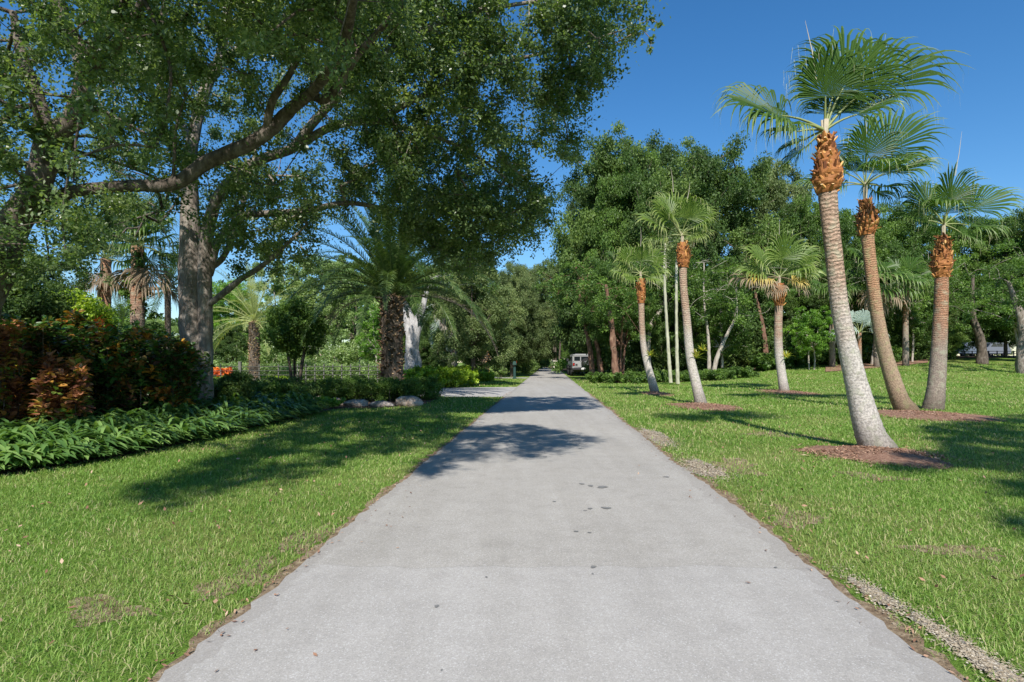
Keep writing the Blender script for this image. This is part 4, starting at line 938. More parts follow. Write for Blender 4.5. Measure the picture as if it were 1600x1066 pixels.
put(1, 30, 15.5, 365, 200, 'dark leafy tree filling the shade behind the left end of the croton hedge', 'dark')
put(4, -90, 16, 330, 240, 'dark tree past the left edge behind the first oak', 'dark')
for k, u in enumerate(used):
    if not u: raise SystemExit('unused prototype %d' % k)

# far wood: a belt of leaf masses nobody could count
def belt(name, label, pts, hgt, n, per, leaf, mat, wid=6, seed=1, zlow=.3):
    rng = np.random.default_rng(seed); q, _ = catmull(np.array([(a, b, 0) for a, b in pts], float), np.ones(len(pts)), 2.); k = rng.integers(0, len(q), n)
    c = q[k]+rng.normal(0, 1, (n, 3))*[wid*.4, wid*.4, 0]; hh = hgt*(.82+.3*fbm(c[:, 0], c[:, 1], .35, seed+5)); c[:, 2] = gz(c[:, 0], c[:, 1])+zlow+(hh-zlow)*rng.random(n)**.9
    mb = MB(); leafcloud(mb, c, rng.uniform(.7, 1.5, n)*hgt/8, per, leaf, rng, .75, .6, np.clip(.45+.5*fbm(c[:, 0], c[:, 1]+c[:, 2], .5, seed+9), 0, 1), .03, .3)
    return tag(mb.build(name, mat), label, 'woods', kind='stuff')
belt('far_woods', 'mass of dark foliage deep inside the wood on the right', [(9, 62), (20, 64), (34, 66), (42, 74), (40, 90)], 9, 420, 110, .3, M['dark'], 5, 2)
belt('far_woods', 'mass of foliage behind the parked vehicles on the right', [(46, 92), (60, 92), (80, 88), (100, 70)], 13, 330, 110, .4, M['dark'], 6, 3)
belt('far_woods', 'mass of far trees on the left beyond the fence', [(-6, 90), (-25, 92), (-50, 88), (-90, 80)], 10, 420, 110, .4, M['mid'], 6, 4)
belt('far_woods', 'green mass closing the road end', [(0, 235), (14, 238), (40, 230)], 17, 170, 120, .7, M['mid'], 8, 5)

# ---------------------------------------------------------------- shrubs, hedges, ground cover
def shrub(name, label, cat, px, Y, top, wpx, mat, n=60, per=150, leaf=.1, bot=None, flat=.8, stems=5, aspect=.5, group=None, seed=0, barkm='bark_dark', dep=1., tw=.4, twigs=True, tint=None):
    rng = np.random.default_rng(seed+int(px)); b = onground(px, Y); zt = CAMH+(HZ-top)/F*Y-b[2]; r = wpx/F*Y/2; z0 = zt*.08 if bot is None else (CAMH+(HZ-bot)/F*Y-b[2])
    d = nrm(rng.normal(0, 1, (n, 3))); u = rng.random(n)**.4; cr = min(r, zt)*.3
    c = np.stack([d[:, 0]*(r-cr)*u, d[:, 1]*(r-cr)*u*dep, (z0+zt)/2+d[:, 2]*u*((zt-z0)/2-cr*.6)], 1)+b
    limbs = []
    for k in range(stems):
        a = k/stems*6.28+rng.random(); limbs.append(([b+np.array([.08*cos(a), .08*sin(a), -.05]), b+np.array([r*.2*cos(a), r*.2*sin(a), zt*.35]), b+np.array([r*.45*cos(a), r*.45*sin(a), zt*.72])], [.035*zt/2, .025*zt/2, .01]))
    return broadleaf(name, label, cat, b, limbs, c, rng.uniform(.7, 1.25, n)*cr, per, leaf, M[mat], M[barkm], rng, group, twig=.004*max(1, zt/2), flat=flat, tw=tw, aspect=aspect, droop=.1, grown=twigs, step=.4, ctint=tint)
shrub('round_shrub', 'large round dark green shrub with many thin stems in front of the wire fence', 'shrub', 462, 21.5, 458, 122, 'mid', 120, 260, .10, bot=572, seed=1)
shrub('shrub', 'yellow green feathery shrub above the left of the croton hedge', 'shrub', 118, 14.5, 448, 125, 'yellow', 90, 260, .08, bot=540, seed=2)
shrub('shrub', 'second yellow green shrub peeping over the hedge beside the feathery one', 'shrub', 170, 15.5, 482, 60, 'bright', 40, 200, .08, seed=3)
shrub('shrub', 'low bright shrub between the fern border and the flat rocks', 'shrub', 462, 17.8, 596, 62, 'mid', 26, 130, .09, seed=4)
shrub('shrub', 'small light green shrub at the left end of the rocks', 'shrub', 510, 17.0, 618, 70, 'bright', 30, 150, .07, seed=5)
shrub('shrub', 'dark rounded shrub at the right end of the croton hedge below the oak', 'shrub', 368, 13.8, 575, 90, 'dark', 60, 220, .07, seed=6)
shrub('shrub', 'loose green shrub between the oak foot and the round shrub', 'shrub', 430, 15.6, 588, 80, 'mid', 50, 200, .07, seed=7)
shrub('shrub', 'tall dark shrub behind the croton hedge at the far left', 'shrub', 40, 12.6, 425, 170, 'dark', 110, 260, .08, bot=540, seed=8)
shrub('shrub', 'leafy shrub behind the hedge in front of the palm with the dry skirt', 'shrub', 225, 13.6, 500, 90, 'mid', 50, 220, .07, bot=560, seed=9)
def hedge(name, label, pts, w, h, n, per, leaf, mat, seed, cat='hedge', aspect=.5, kind=None, jit=.12, group=None, zmin=.1, cr=(.16, .3), tintf=None, updir=.5):
    """pts: world (x, y) path; foliage all through a strip of width w and height h"""
    rng = np.random.default_rng(seed); q, _ = catmull(np.array([(a, b, 0) for a, b in pts], float), np.ones(len(pts)), .2); k = rng.integers(0, len(q), n)
    T = nrm(np.gradient(q, axis=0)); nv = np.stack([-T[:, 1], T[:, 0], np.zeros(len(T))], 1); s = rng.uniform(-.5, .5, n)*w
    c = q[k]+nv[k]*s[:, None]; hh = h*(1+jit*2*fbm(c[:, 0], c[:, 1], 2.2, seed))*(1-(2*s/w)**4*.25); c[:, 2] = gz(c[:, 0], c[:, 1])+zmin+(hh-zmin-.1)*rng.random(n)**.7
    mb = MB(); leafcloud(mb, c, rng.uniform(*cr, n), per, leaf, rng, .8, aspect, tintf(rng, n) if tintf else None, .1, .3, updir)
    stem = MB()
    for i in range(0, n, 6):
        p = c[i]; g = np.array([p[0], p[1], float(gz(p[0], p[1]))]); tube(stem, [g+rng.normal(0, .05, 3)*[1, 1, 0], (g+p)/2+rng.normal(0, .04, 3), p], [.012, .009, .004], 4, False)
    b = np.array([pts[0][0], pts[0][1], 0.])
    if kind: return tag(mb.build(name, M[mat], off=None), label, cat, group, kind)
    root = thing(name, label, cat, b, 0, group); mb.build('foliage', M[mat], root, off=b); stem.build('stems', M['bark_dark'], root, True, off=b); return root
wp = lambda px, Y: ((px-CX)/F*Y, Y)
hedge('low_hedge', 'clipped dark hedge between the croton hedge and the round shrub', [wp(322, 16.5), wp(400, 17.5), wp(470, 19)], 1.5, .95, 240, 170, .06, 'dark', 3)
hedge('low_hedge', 'low dark hedge behind the flat rocks, left of the big date palm', [wp(490, 20.5), wp(560, 20), wp(615, 20)], 1.5, .85, 260, 170, .06, 'mid', 4)
hedge('low_hedge', 'rounded green hedge end right of the big date palm beside the driveway', [wp(620, 20.5), wp(645, 20.8), wp(660, 21.6)], 1.6, .78, 150, 180, .07, 'mid', 5)
hedge('ground_cover', 'bed of bright yellow green groundcover beyond the driveway corner', [wp(640, 31), wp(670, 30.5), wp(695, 31.5), wp(708, 33)], 3.0, 1.08, 420, 120, .15, 'yellow', 6, 'ground cover', kind='stuff')
hedge('ground_cover', 'dark green groundcover under the trees beyond the driveway', [wp(650, 42), wp(700, 41.5), wp(745, 42.5)], 4, 1.0, 260, 120, .16, 'mid', 7, 'ground cover', kind='stuff')
hedge('ground_cover', 'small patch of yellow green groundcover left of the mailbox', [wp(745, 40), wp(768, 40)], 2, .7, 90, 120, .14, 'yellow', 8, 'ground cover', kind='stuff')
shrub('shrub', 'rounded pale shrub between the yellow groundcover and the mailbox', 'shrub', 782, 44, 570, 26, 'pale', 20, 120, .12, seed=9)
hedge('ground_cover', 'dark bushes along the left side of the far road', [wp(800, 60), wp(815, 75), wp(835, 100), wp(848, 150)], 4, 2.2, 330, 110, .24, 'dark', 11, 'ground cover', kind='stuff', cr=(.4, .9))
hedge('ground_cover', 'yellow green bushes right of the far road before the off-roader', [wp(885, 75), wp(880, 100), wp(875, 150)], 3, 1.6, 160, 100, .24, 'bright', 12, 'ground cover', kind='stuff', cr=(.4, .8))
hedge('ground_cover', 'leafy undergrowth at the foot of the wood behind the road side palms', [wp(930, 37.5), wp(975, 36.5), wp(1010, 38.5), wp(1060, 38), wp(1130, 38.5), wp(1160, 39.5)], 2.4, .75, 420, 110, .15, 'mid', 13, 'ground cover', kind='stuff')
hedge('ground_cover', 'dark undergrowth inside the wood behind the lawn palms', [wp(935, 43), wp(1020, 45), wp(1100, 47), wp(1200, 48), wp(1300, 47), wp(1400, 49), wp(1470, 52)], 4, 3.0, 1300, 110, .2, 'dark', 14, 'ground cover', kind='stuff', cr=(.4, .9), jit=.3)
hedge('ground_cover', 'broad leaved understory plants by the mulch line on the right', [wp(1180, 43), wp(1250, 43.5), wp(1330, 44), wp(1400, 45.5)], 1.6, 1.3, 260, 80, .26, 'mid', 15, 'ground cover', kind='stuff', cr=(.3, .5))
hedge('ground_cover', 'bushes behind the wire fence on the left', [wp(200, 40), wp(330, 42), wp(450, 42), wp(600, 40)], 2.5, 1.3, 380, 100, .16, 'pale', 16, 'ground cover', kind='stuff', cr=(.3, .6))
hedge('ground_cover', 'tall light shrubbery hiding the ground beyond the fence on the left', [wp(200, 47), wp(330, 48), wp(450, 49), wp(600, 48)], 3, 2.9, 620, 100, .17, 'pale', 19, 'ground cover', kind='stuff', cr=(.4, .8), jit=.3)
hedge('orange_croton_bed', 'orange red croton bed beyond the fence just right of the oak trunk', [wp(328, 38.5), wp(362, 38.5)], 1.2, 1.0, 60, 90, .2, 'orange', 17, 'shrub')
hedge('yellow_flower_bed', 'strip of yellow plants under the orange crotons along the fence', [wp(326, 37), wp(400, 37), wp(450, 37)], .8, .45, 90, 70, .14, 'yellow', 18, 'plants')

# croton hedge in the shade of the oaks
def broad_leaves(mb, c, n, L, W, rng, tint, spread=1.0, updir=.4):
    """whorls of folded oval leaves with pointed ends round each centre"""
    for ci in range(len(c)):
        k = int(n*rng.uniform(.8, 1.2)); a = np.arange(k)*2.4+rng.random()*6; el = rng.uniform(-.35, 1.1, k); D = np.stack([np.cos(a)*np.cos(el), np.sin(a)*np.cos(el), np.sin(el)], 1)
        s = nrm(np.cross(D, [0, 0, 1.])+rng.normal(0, .25, (k, 3))); N_ = np.cross(s, D); p = c[ci]+D*.03+np.array([0, 0, 1])*rng.uniform(-.12, .08, (k, 1)); l = L*rng.uniform(.6, 1.2, (k, 1)); w = W*rng.uniform(.8, 1.15, (k, 1))
        r = [(0, .0), (.25, .38), (.6, .5), (.88, .28), (1, 0)]; V = []
        for t_, ww in r:
            cc = p+D*l*t_-np.array([0, 0, .18])*l*t_*t_; V += [cc-s*w*ww+N_*w*ww*.35, cc, cc+s*w*ww+N_*w*ww*.35]
        V = np.stack(V, 1).reshape(-1, 3); i = (np.arange(k)*15)[:, None]; f = []
        for q in range(4):
            f += [i+np.array([[q*3, q*3+1, q*3+4, q*3+3]]), i+np.array([[q*3+1, q*3+2, q*3+5, q*3+4]])]
        t0 = np.clip(tint[ci]+rng.normal(0, .10, k), 0, 1); mb.add(V, np.concatenate(f), np.tile(t0, 8))
def croton(name, label, pts, w, h, n, mat, seed, cat, L_=.135, W_=.085, per=15, tf=None, zb=.12):
    rng = np.random.default_rng(seed); q, _ = catmull(np.array([(a, b, 0) for a, b in pts], float), np.ones(len(pts)), .1); k = rng.integers(0, len(q), n)
    T = nrm(np.gradient(q, axis=0)); nv = np.stack([-T[:, 1], T[:, 0], np.zeros(len(T))], 1); s = rng.uniform(-.5, .5, n)*w; c = q[k]+nv[k]*s[:, None]
    hh = h*(1+.3*fbm(c[:, 0], c[:, 1], 2.4, seed))*np.where(n > 500, np.clip(1.16-.34*np.clip(c[:, 1]-10.4, 0, 2)/1.6, .6, 1.1), 1.); c[:, 2] = zb+(hh-zb)*rng.random(n)**.9
    t = np.clip(.5+.42*fbm(c[:, 0], c[:, 1]+c[:, 2], 2.6, seed+2)+rng.normal(0, .22, n), 0, 1) if tf is None else tf(rng, n)
    b = np.array([pts[0][0], pts[0][1], 0.]); root = thing(name, label, cat, b); mb = MB(); broad_leaves(mb, c, per, L_, W_, rng, t); mb.build('foliage', M[mat], root, True, off=b)
    st = MB()
    for i in range(0, n, 9):
        p = c[i]; tube(st, [np.array([p[0]+rng.normal(0, .12), p[1]+rng.normal(0, .12), -.02]), np.array([p[0], p[1], p[2]*.5]), p], [.012, .009, .005], 4, False)
    st.build('stems', M['bark_dark'], root, True, off=b); return root
croton('croton_hedge', 'long dark croton hedge of mixed green and maroon leaves in front of the oak trunk', [(-10.2, 9.0), (-8.9, 9.5), (-8.0, 10.4), (-7.5, 11.3), (-7.15, 12.2)], 1.8, 1.78, 2000, 'croton', 31, 'hedge')
croton('croton_shrub', 'bronze orange leaved croton standing out at the front left of the hedge', [(-7.5, 9.1), (-7.1, 9.4)], .9, 1.5, 120, 'croton_red', 32, 'shrub', tf=lambda r, n: r.random(n)*.95, zb=.5)
croton('croton_shrub', 'coppery croton cut by the left edge of the view', [(-7.9, 8.8), (-7.8, 8.8)], .6, 2.1, 80, 'croton_red', 33, 'shrub', tf=lambda r, n: r.random(n)*.95, zb=.4)
croton('croton_shrub', 'bright orange croton tuft on top of the hedge below the yellow green shrub', [(-8.3, 11.2), (-8.2, 11.2)], .45, 2.45, 34, 'orange', 34, 'shrub', L_=.2, W_=.035, tf=lambda r, n: r.random(n)*.7, zb=1.6)
croton('croton_shrub', 'yellow and red croton at the right end of the dark hedge', [(-7.0, 11.7), (-6.9, 11.9)], .5, 1.6, 60, 'croton', 35, 'shrub', tf=lambda r, n: .62+.38*r.random(n), zb=.5)

# fern border: arching strap leaves, uncountable
def ferns(label, path, w, n, Lr, mat, seed, per=7, tint0=.5):
    rng = np.random.default_rng(seed); q, _ = catmull(np.array([(a, b, 0) for a, b in path], float), np.ones(len(path)), .1); k = rng.integers(0, len(q), n)
    T = nrm(np.gradient(q, axis=0)); nv = np.stack([-T[:, 1], T[:, 0], np.zeros(len(T))], 1); s = rng.random(n)*w; c = q[k]+nv[k]*s[:, None]; m = n*per
    idx = np.repeat(np.arange(n), per); p = c[idx]+rng.normal(0, .05, (m, 3))*[1, 1, 0]; p[:, 2] = 0.01+.10*rng.random(m); a = rng.random(m)*6.28
    lean = .55; D = np.stack([np.cos(a), np.sin(a), np.zeros(m)], 1)-nv[k][idx]*lean*rng.random((m, 1)); D = nrm(D); l = rng.uniform(*Lr, m)*(1-.25*rng.random(m)); rise = rng.uniform(.4, 1.25, m)*l*(1+.5*fbm(p[:, 0], p[:, 1], 3., seed))*(.5+.5*np.clip(s[idx]/.7, 0, 1)); S_ = nrm(np.cross(D, [0, 0, 1.]))
    rows = 6; V = []; w0 = rng.uniform(.017, .034, m)*l/.45
    for i in range(rows):
        t_ = i/(rows-1); z = rise*(1.9*t_-1.55*t_*t_); cc = p+D*(l*(t_*.95))[:, None]+np.array([0, 0, 1.])*z[:, None]; ww = (w0*(sin(pi*min(1, .12+.88*t_))**.7 if t_ < 1 else .02))[:, None]; lift = np.array([0, 0, 1.])*ww*.35
        wave = 1+.25*np.sin(i*2.1+a)[:, None]
        V += [cc-S_*ww*wave+lift, cc, cc+S_*ww*wave+lift]
    V = np.stack(V, 1).reshape(-1, 3); i = (np.arange(m)*rows*3)[:, None]; f = []
    for r_ in range(rows-1): f += [i+np.array([[r_*3, r_*3+1, r_*3+4, r_*3+3]]), i+np.array([[r_*3+1, r_*3+2, r_*3+5, r_*3+4]])]
    t0 = np.clip(tint0+rng.normal(0, .22, m)+.35*fbm(p[:, 0], p[:, 1], 2., seed+1), 0, 1); mb = MB(); mb.add(V, np.concatenate(f), np.tile(t0, (rows-1)*2))
    return tag(mb.build('ferns', M[mat], smooth=True), label, 'ferns', kind='stuff')
ferns('border of arching strap leaved ferns along the left lawn edge', [(-8.8, 5.0), (-6.45, 7.0), (-5.85, 8.4), (-5.6, 10), (-5.45, 13), (-5.35, 15.3)], 1.9, 3600, (.38, .68), 'fern', 41, per=8)
ferns('taller darker ferns where the border meets the low hedge', [(-5.6, 12), (-5.45, 14), (-5.4, 15.6)], 1.6, 500, (.4, .8), 'mid', 42)
# ---------------------------------------------------------------- rocks along the bed
def rock(px, Y, wpx, hpx, label, seed):
    rng = np.random.default_rng(seed); b = onground(px, Y); w = wpx/F*Y/2; h = hpx/F*Y; import bmesh
    bm = bmesh.new(); bmesh.ops.create_icosphere(bm, subdivisions=4, radius=1)
    pl = nrm(rng.normal(0, 1, (14, 3))); pd = rng.uniform(.62, .95, 14)
    for v in bm.verts:
        c = np.array(v.co); d = c@pl.T; k = np.max(np.where(d > pd, (d-pd), 0)); c = c*(1-k*.85); c += .035*np.sin(c[[1, 2, 0]]*7+seed)+.015*np.sin(c[[2, 0, 1]]*19); v.co = c*[w, w*.6, h*.75]+np.array([0, 0, h*.28])
    me = bpy.data.meshes.new('rock'); bm.to_mesh(me); bm.free()
    for p in me.polygons: p.use_smooth = True
    o = link('rock', me, None, M['rock']); o.location = tuple(b); o.rotation_euler = (0, 0, rng.normal(0, .25)); tag(o, label, 'rock', 'flat rocks edging the planting bed')
rock(500, 18.6, 26, 13, 'small rounded rock, leftmost of the row edging the bed', 1)
rock(524, 18.3, 30, 12, 'second small rock from the left, beside the light green shrub', 2)
rock(556, 17.8, 46, 12, 'long low pale rock left of the big date palm trunk', 3)
rock(596, 17.7, 44, 10, 'flat brownish rock in the middle of the row below the date palm', 4)
rock(638, 17.8, 48, 16, 'largest pale angular rock, rightmost of the row', 5)

# ---------------------------------------------------------------- other trunks and stems
def bare(name, label, base, limbs, mat, clumps=None, lm='mid', leaf=.15, per=120, group=None, rough=.08, seed=1):
    rng = np.random.default_rng(seed)
    if clumps is None: clumps = [limbs[0][0][-1]+rng.normal(0, .5, 3) for _ in range(10)]
    clumps = np.array(clumps); return broadleaf(name, label, 'tree', base, limbs, clumps, .6, per, leaf, M[lm], M[mat], rng, group, rough=rough, sides=16)
def ring(px, py, Y, n, r, rng): return np.array([P(px, py, Y)+rng.normal(0, 1, 3)*[r, r, r*.5] for _ in range(n)])
rg = np.random.default_rng(3)
bare('white_trunk_tree', 'tree with a stark white fluted trunk right of the big date palm', onground(645, 31), [L([(646, 602, 31), (645, 575, 31), (645, 545, 31), (643, 515, 31), (636, 490, 31), (628, 465, 31)], [.55, .42, .40, .42, .26, .14]), L([(645, 540, 31), (652, 505, 31), (660, 480, 31), (668, 450, 31)], [.3, .24, .2, .1]), L([(655, 602, 31), (653, 570, 31), (649, 540, 31)], [.22, .16, .12])], 'bark_white', ring(645, 440, 31, 26, 1.3, rg), 'mid', rough=.13)
bare('fig_tree', 'grey trunk dividing into several limbs, left of the reddish date palm', onground(705, 37), [L([(705, 590, 37), (704, 550, 37), (702, 520, 37), (694, 490, 37), (690, 460, 37)], [.42, .33, .36, .18, .12]), L([(704, 530, 37), (710, 500, 37), (716, 475, 37)], [.3, .22, .15]), L([(704, 535, 37), (720, 505, 37), (732, 470, 37)], [.22, .16, .1]), L([(703, 530, 37), (683, 500, 37), (676, 470, 37)], [.2, .15, .1])], 'bark_pale' , ring(705, 430, 37, 30, 1.8, rg), 'dark', seed=2)
for i, (a, b, lab) in enumerate((((1048, 590), (1038, 425), 'slim pale bamboo like stem, left one of a pair behind the curved palm'), ((1059, 592), (1057, 420), 'slim pale bamboo like stem, right one of a pair behind the curved palm'))):
    bare('slim_tree', lab, onground(a[0], 33.5), [L([(a[0], a[1]+8, 33.5), ((a[0]+b[0])/2-1, 510, 33.5), (b[0], b[1], 33.5), (b[0]+2, 380, 33.6)], [.11, .085, .075, .05])], 'pole', ring(b[0], 385, 33.5, 10, .8, rg), 'grey', seed=4+i, group='slim pale stems')
for i, (p0, p1, p2, w, lab) in enumerate((((927, 592), (921, 540), (908, 478), .16, 'leaning reddish stem right behind the parked off-roader'), ((940, 590), (934, 545), (917, 482), .14, 'pinkish leaning stem between the off-roader and the shaggy trunk'), ((965, 600), (960, 560), (955, 505), .19, 'thick shaggy red brown trunk at the corner of the wood'))):
    Y = 42 if i < 2 else 36.8
    bare('red_stem_tree', lab, onground(p0[0], Y), [L([(p0[0], p0[1]+6, Y), (p1[0], p1[1], Y), (p2[0], p2[1], Y), (p2[0]-8, p2[1]-60, Y)], [w*1.5, w, w*.85, w*.4])], 'bark_red', ring(p2[0]-5, p2[1]-35, Y, 50, 1.5, rg), 'mid', seed=9+i, rough=.15)
for i, (pts, lab) in enumerate((([(1113, 592), (1120, 560), (1135, 525), (1150, 490)], 'right leaning pale stem of the clump at the wood edge'), ([(1108, 592), (1108, 560), (1106, 520), (1100, 470)], 'upright grey stem of the clump at the wood edge'), ([(1013, 575), (1012, 530), (1022, 500), (1040, 470)], 'grey crooked trunk behind the slim leftmost palm'), ([(1196, 590), (1196, 540), (1190, 500), (1180, 455)], 'dark reddish trunk in the gap left of the palm with dead fronds'), ([(1364, 585), (1366, 555), (1368, 520), (1360, 480)], 'pinkish trunk foot between the tallest palm and the brown palm'), ([(1535, 572), (1532, 530), (1520, 490)], 'mossy trunk right of the parked vehicles'))):
    Y = (38.5, 39, 42, 46, 43, 44)[i]; w = (.13, .11, .2, .18, .17, .3)[i]; m_ = ('bark_pale', 'bark_pale', 'bark_pale', 'bark_red', 'bark_pale', 'bark_dark')[i]
    bs = onground(pts[0][0], Y); z0py = HZ-(bs[2]-CAMH)/Y*F; pts[0] = (pts[0][0], z0py+3)
    bare('woodland_tree', lab, bs, [L([(a, b, Y) for a, b in pts]+[(pts[-1][0], pts[-1][1]-60, Y)], list(np.linspace(w*1.3, w*.35, len(pts)+1)))], m_, ring(pts[-1][0], pts[-1][1]-30, Y, 60, 1.9, rg), 'mid' if i != 3 else 'dark', seed=20+i)
# tree on the lawn at the right edge
bare('lawn_tree', 'rough trunked tree on the lawn cut by the right edge', onground(1602, 36), [L([(1602, 600, 36), (1598, 560, 36), (1600, 520, 36), (1590, 480, 36), (1575, 440, 36)], [.42, .33, .3, .2, .1]), L([(1600, 520, 36), (1620, 470, 36), (1640, 430, 36)], [.2, .14, .08])], 'bark', ring(1600, 440, 36, 60, 2.6, rg), 'mid', per=200, leaf=.13, seed=30)

# shaggy palm with a vine covered trunk, and other fan palms in the background
def simple_fan(label, px, Y, hubpy, wpx, L_, specs, seed, K=22, trunk='palm_dim', vine=False, group=None, base=True):
    rng = np.random.default_rng(seed); f0 = onground(px, Y); sc = Y/F; root = thing('fan_palm', label, 'palm tree', f0, 0, group); root['b0'] = [float(a) for a in f0]
    zt = CAMH+(HZ-hubpy)*sc; H = np.array([f0[0], Y, zt]); palm_trunk(root, [f0+[0, 0, -.1], (f0+H)/2, H], [wpx*sc/2*1.2, wpx*sc/2, wpx*sc/2*.9], M[trunk], rng, ring=.12, amp=.02, n=12)
    for kind, n, e0, e1 in specs:
        for k in range(n):
            az = rng.random()*6.28; el = rng.uniform(e0, e1); d = np.array([cos(az)*cos(el), sin(az)*cos(el), sin(el)]); l = L_*rng.uniform(.85, 1.1)
            fan_frond(root, H, d, l*.45, l*.6, [0, -.35, .85], K=K, spread=1.6, droop=.5+.4*rng.random(), mat=M[kind], rng=rng, dead=kind == 'fan_dry', arch=.15, tintb=.4)
    if vine:
        mb = MB(); c = np.array([f0+np.array([rng.normal(0, .22), rng.normal(0, .22), z]) for z in np.linspace(.3, (zt-f0[2])*.95, 46)]); leafcloud(mb, c, .28, 60, .16, rng, 1., .6); mb.build('vine', M['mid'], root, off=f0)
    return root
simple_fan('tall palm with a skirt of dry brown fronds and a vine covered trunk', 215, 21, 385, 20, 2.3, (('fan_dry', 5, -1.3, -.7), ('fan', 20, -.3, 1.3)), 51, vine=True, K=28)
simple_fan('palm with a shaggy brown skirt beside the feathery yellow shrub', 165, 24, 405, 16, 2.0, (('fan_dry', 5, -1.3, -.7), ('fan', 14, -.3, 1.3)), 52)
simple_fan('large drooping fan palm at the wood edge behind the brown trunked palm', 1370, 41, 430, 8, 3.1, (('fan', 20, -.7, 1.2), ('fan_dry', 3, -1.2, -.7)), 53)
simple_fan('second drooping fan palm right of the brown trunked palm', 1415, 42, 445, 8, 2.9, (('fan', 18, -.7, 1.2),), 54)
simple_fan('short fan palm behind the tallest palm trunk', 1300, 42, 445, 8, 2.4, (('fan', 16, -.6, 1.2),), 55)
simple_fan('low silver leaved fan palm between the two leaning trunks', 1343, 40, 520, 6, 1.9, (('fan_blue', 12, 0, 1.3),), 56)
simple_fan('fan palm crown showing above the low trees by the bright green tree', 975, 44, 425, 8, 2.6, (('fan', 14, -.4, 1.2),), 57)

# ---------------------------------------------------------------- fence, mailbox, pillar, roof
FC = plain('weathered fence wood', (.13, .125, .11), .8, .2, 0, .25); WIRE = plain('fence rail', (.06, .06, .05), .7, .3, 0, .2)
f = thing('wire_fence', 'low post and rail wire fence crossing behind the round shrub', 'fence', (wp(250, 33)[0], 33, 0)); fo = np.array([wp(250, 33)[0], 33, 0.])
for px in list(range(255, 470, 30))+list(range(478, 640, 14)):
    x, y = wp(px, 33+.004*(px-255)); mb = MB(); big = px in (375, 491, 575, 603); w = .16 if px == 375 else (.10 if big else .06); box(mb, (x, y, .62 if px != 375 else .7), (w, w, 1.24 if px != 375 else 1.4), bev=.01); mb.build('post', FC, f, off=fo)
for z in (.35, .6, .85, 1.1):
    mb = MB(); a = wp(250, 33); b = wp(640, 34.5); tube(mb, [(a[0], a[1]-.04, z), (b[0], b[1]-.04, z)], [.022, .022], 6); mb.build('rail', WIRE, f, off=fo)
DG = plain('dark green paint', (.018, .05, .045), .35, .5); 
mx, my = wp(804, 45.5); m_ = thing('mailbox', 'dark green mailbox post on the grass left of the road', 'mailbox', (mx, my, 0)); mo = np.array([mx, my, 0.])
mb = MB(); box(mb, (mx, my, .55), (.20, .20, 1.1), bev=.02); box(mb, (mx, my, .06), (.3, .3, .12), bev=.02); mb.build('post', DG, m_, off=mo)
mb = MB(); prof = [(-.5, 0), (-.5, .9), (-.48, 1), (.48, 1), (.5, .9), (.5, 0)]; cyl(mb, (mx, my, 1.28), (0, 1, 0), .15, .55, 16, prof=prof); box(mb, (mx, my, 1.2), (.30, .54, .16), bev=.01); mb.build('box', DG, m_, off=mo)
mb = MB(); box(mb, (mx, my-.285, 1.26), (.24, .012, .26), bev=.004); mb.build('door', plain('mailbox door', (.03, .07, .06), .4), m_, off=mo)
mb = MB(); box(mb, (mx+.165, my, 1.36), (.015, .05, .2), bev=.003); mb.build('flag', plain('flag', (.4, .03, .02), .5), m_, off=mo)
px_, py_ = wp(868, 92); p_ = thing('gate_pillar', 'pale stone pillar on the right side of the far road', 'pillar', (px_, py_, 0)); po = np.array([px_, py_, 0.]); CR = plain('cream stone', (.62, .57, .47), .85, .2, 0, .15)
mb = MB(); box(mb, (px_, py_, .7), (.7, .7, 1.4), bev=.03); mb.build('shaft', CR, p_, off=po); mb = MB(); box(mb, (px_, py_, 1.46), (.9, .9, .14), bev=.03); mb.build('cap', CR, p_, off=po); mb = MB(); box(mb, (px_, py_, .1), (.85, .85, .2), bev=.03); mb.build('plinth', CR, p_, off=po)
# far house with a pinkish tiled roof glimpsed past the fence
hx, hy = wp(528, 72); h_ = thing('house', 'low far house with a pale pink tiled roof beyond the fence', 'house', (hx, hy, 0)); ho = np.array([hx, hy, 0.])
mb = MB(); box(mb, (hx, hy, .45), (10, 6, .9)); mb.build('wall', plain('cream wall', (.5, .45, .36), .9, .2, 0, .1), h_, off=ho)
mb = MB(); x0, x1, y0, y1 = hx-5.5, hx+5.5, hy-3.5, hy+3.5; v = [(x0, y0, .85), (x1, y0, .85), (x1, y1, .85), (x0, y1, .85), (x0+2.6, hy, 2.3), (x1-2.6, hy, 2.3)]
mb.add(v, [[0, 1, 5, 4], [2, 3, 4, 5]]); mb.add(v, [[1, 2, 5], [3, 0, 4]]); mb.build('roof', plain('pink roof tile', (.60, .40, .34), .85, .2, 0, .2, 2), h_, off=ho)
for k in (-3, 0, 3):
    mb = MB(); box(mb, (hx+k, hy-3.02, .5), (1.2, .06, .5)); mb.build('window', plain('dim glass', (.05, .06, .07), .1, .5), h_, off=ho)

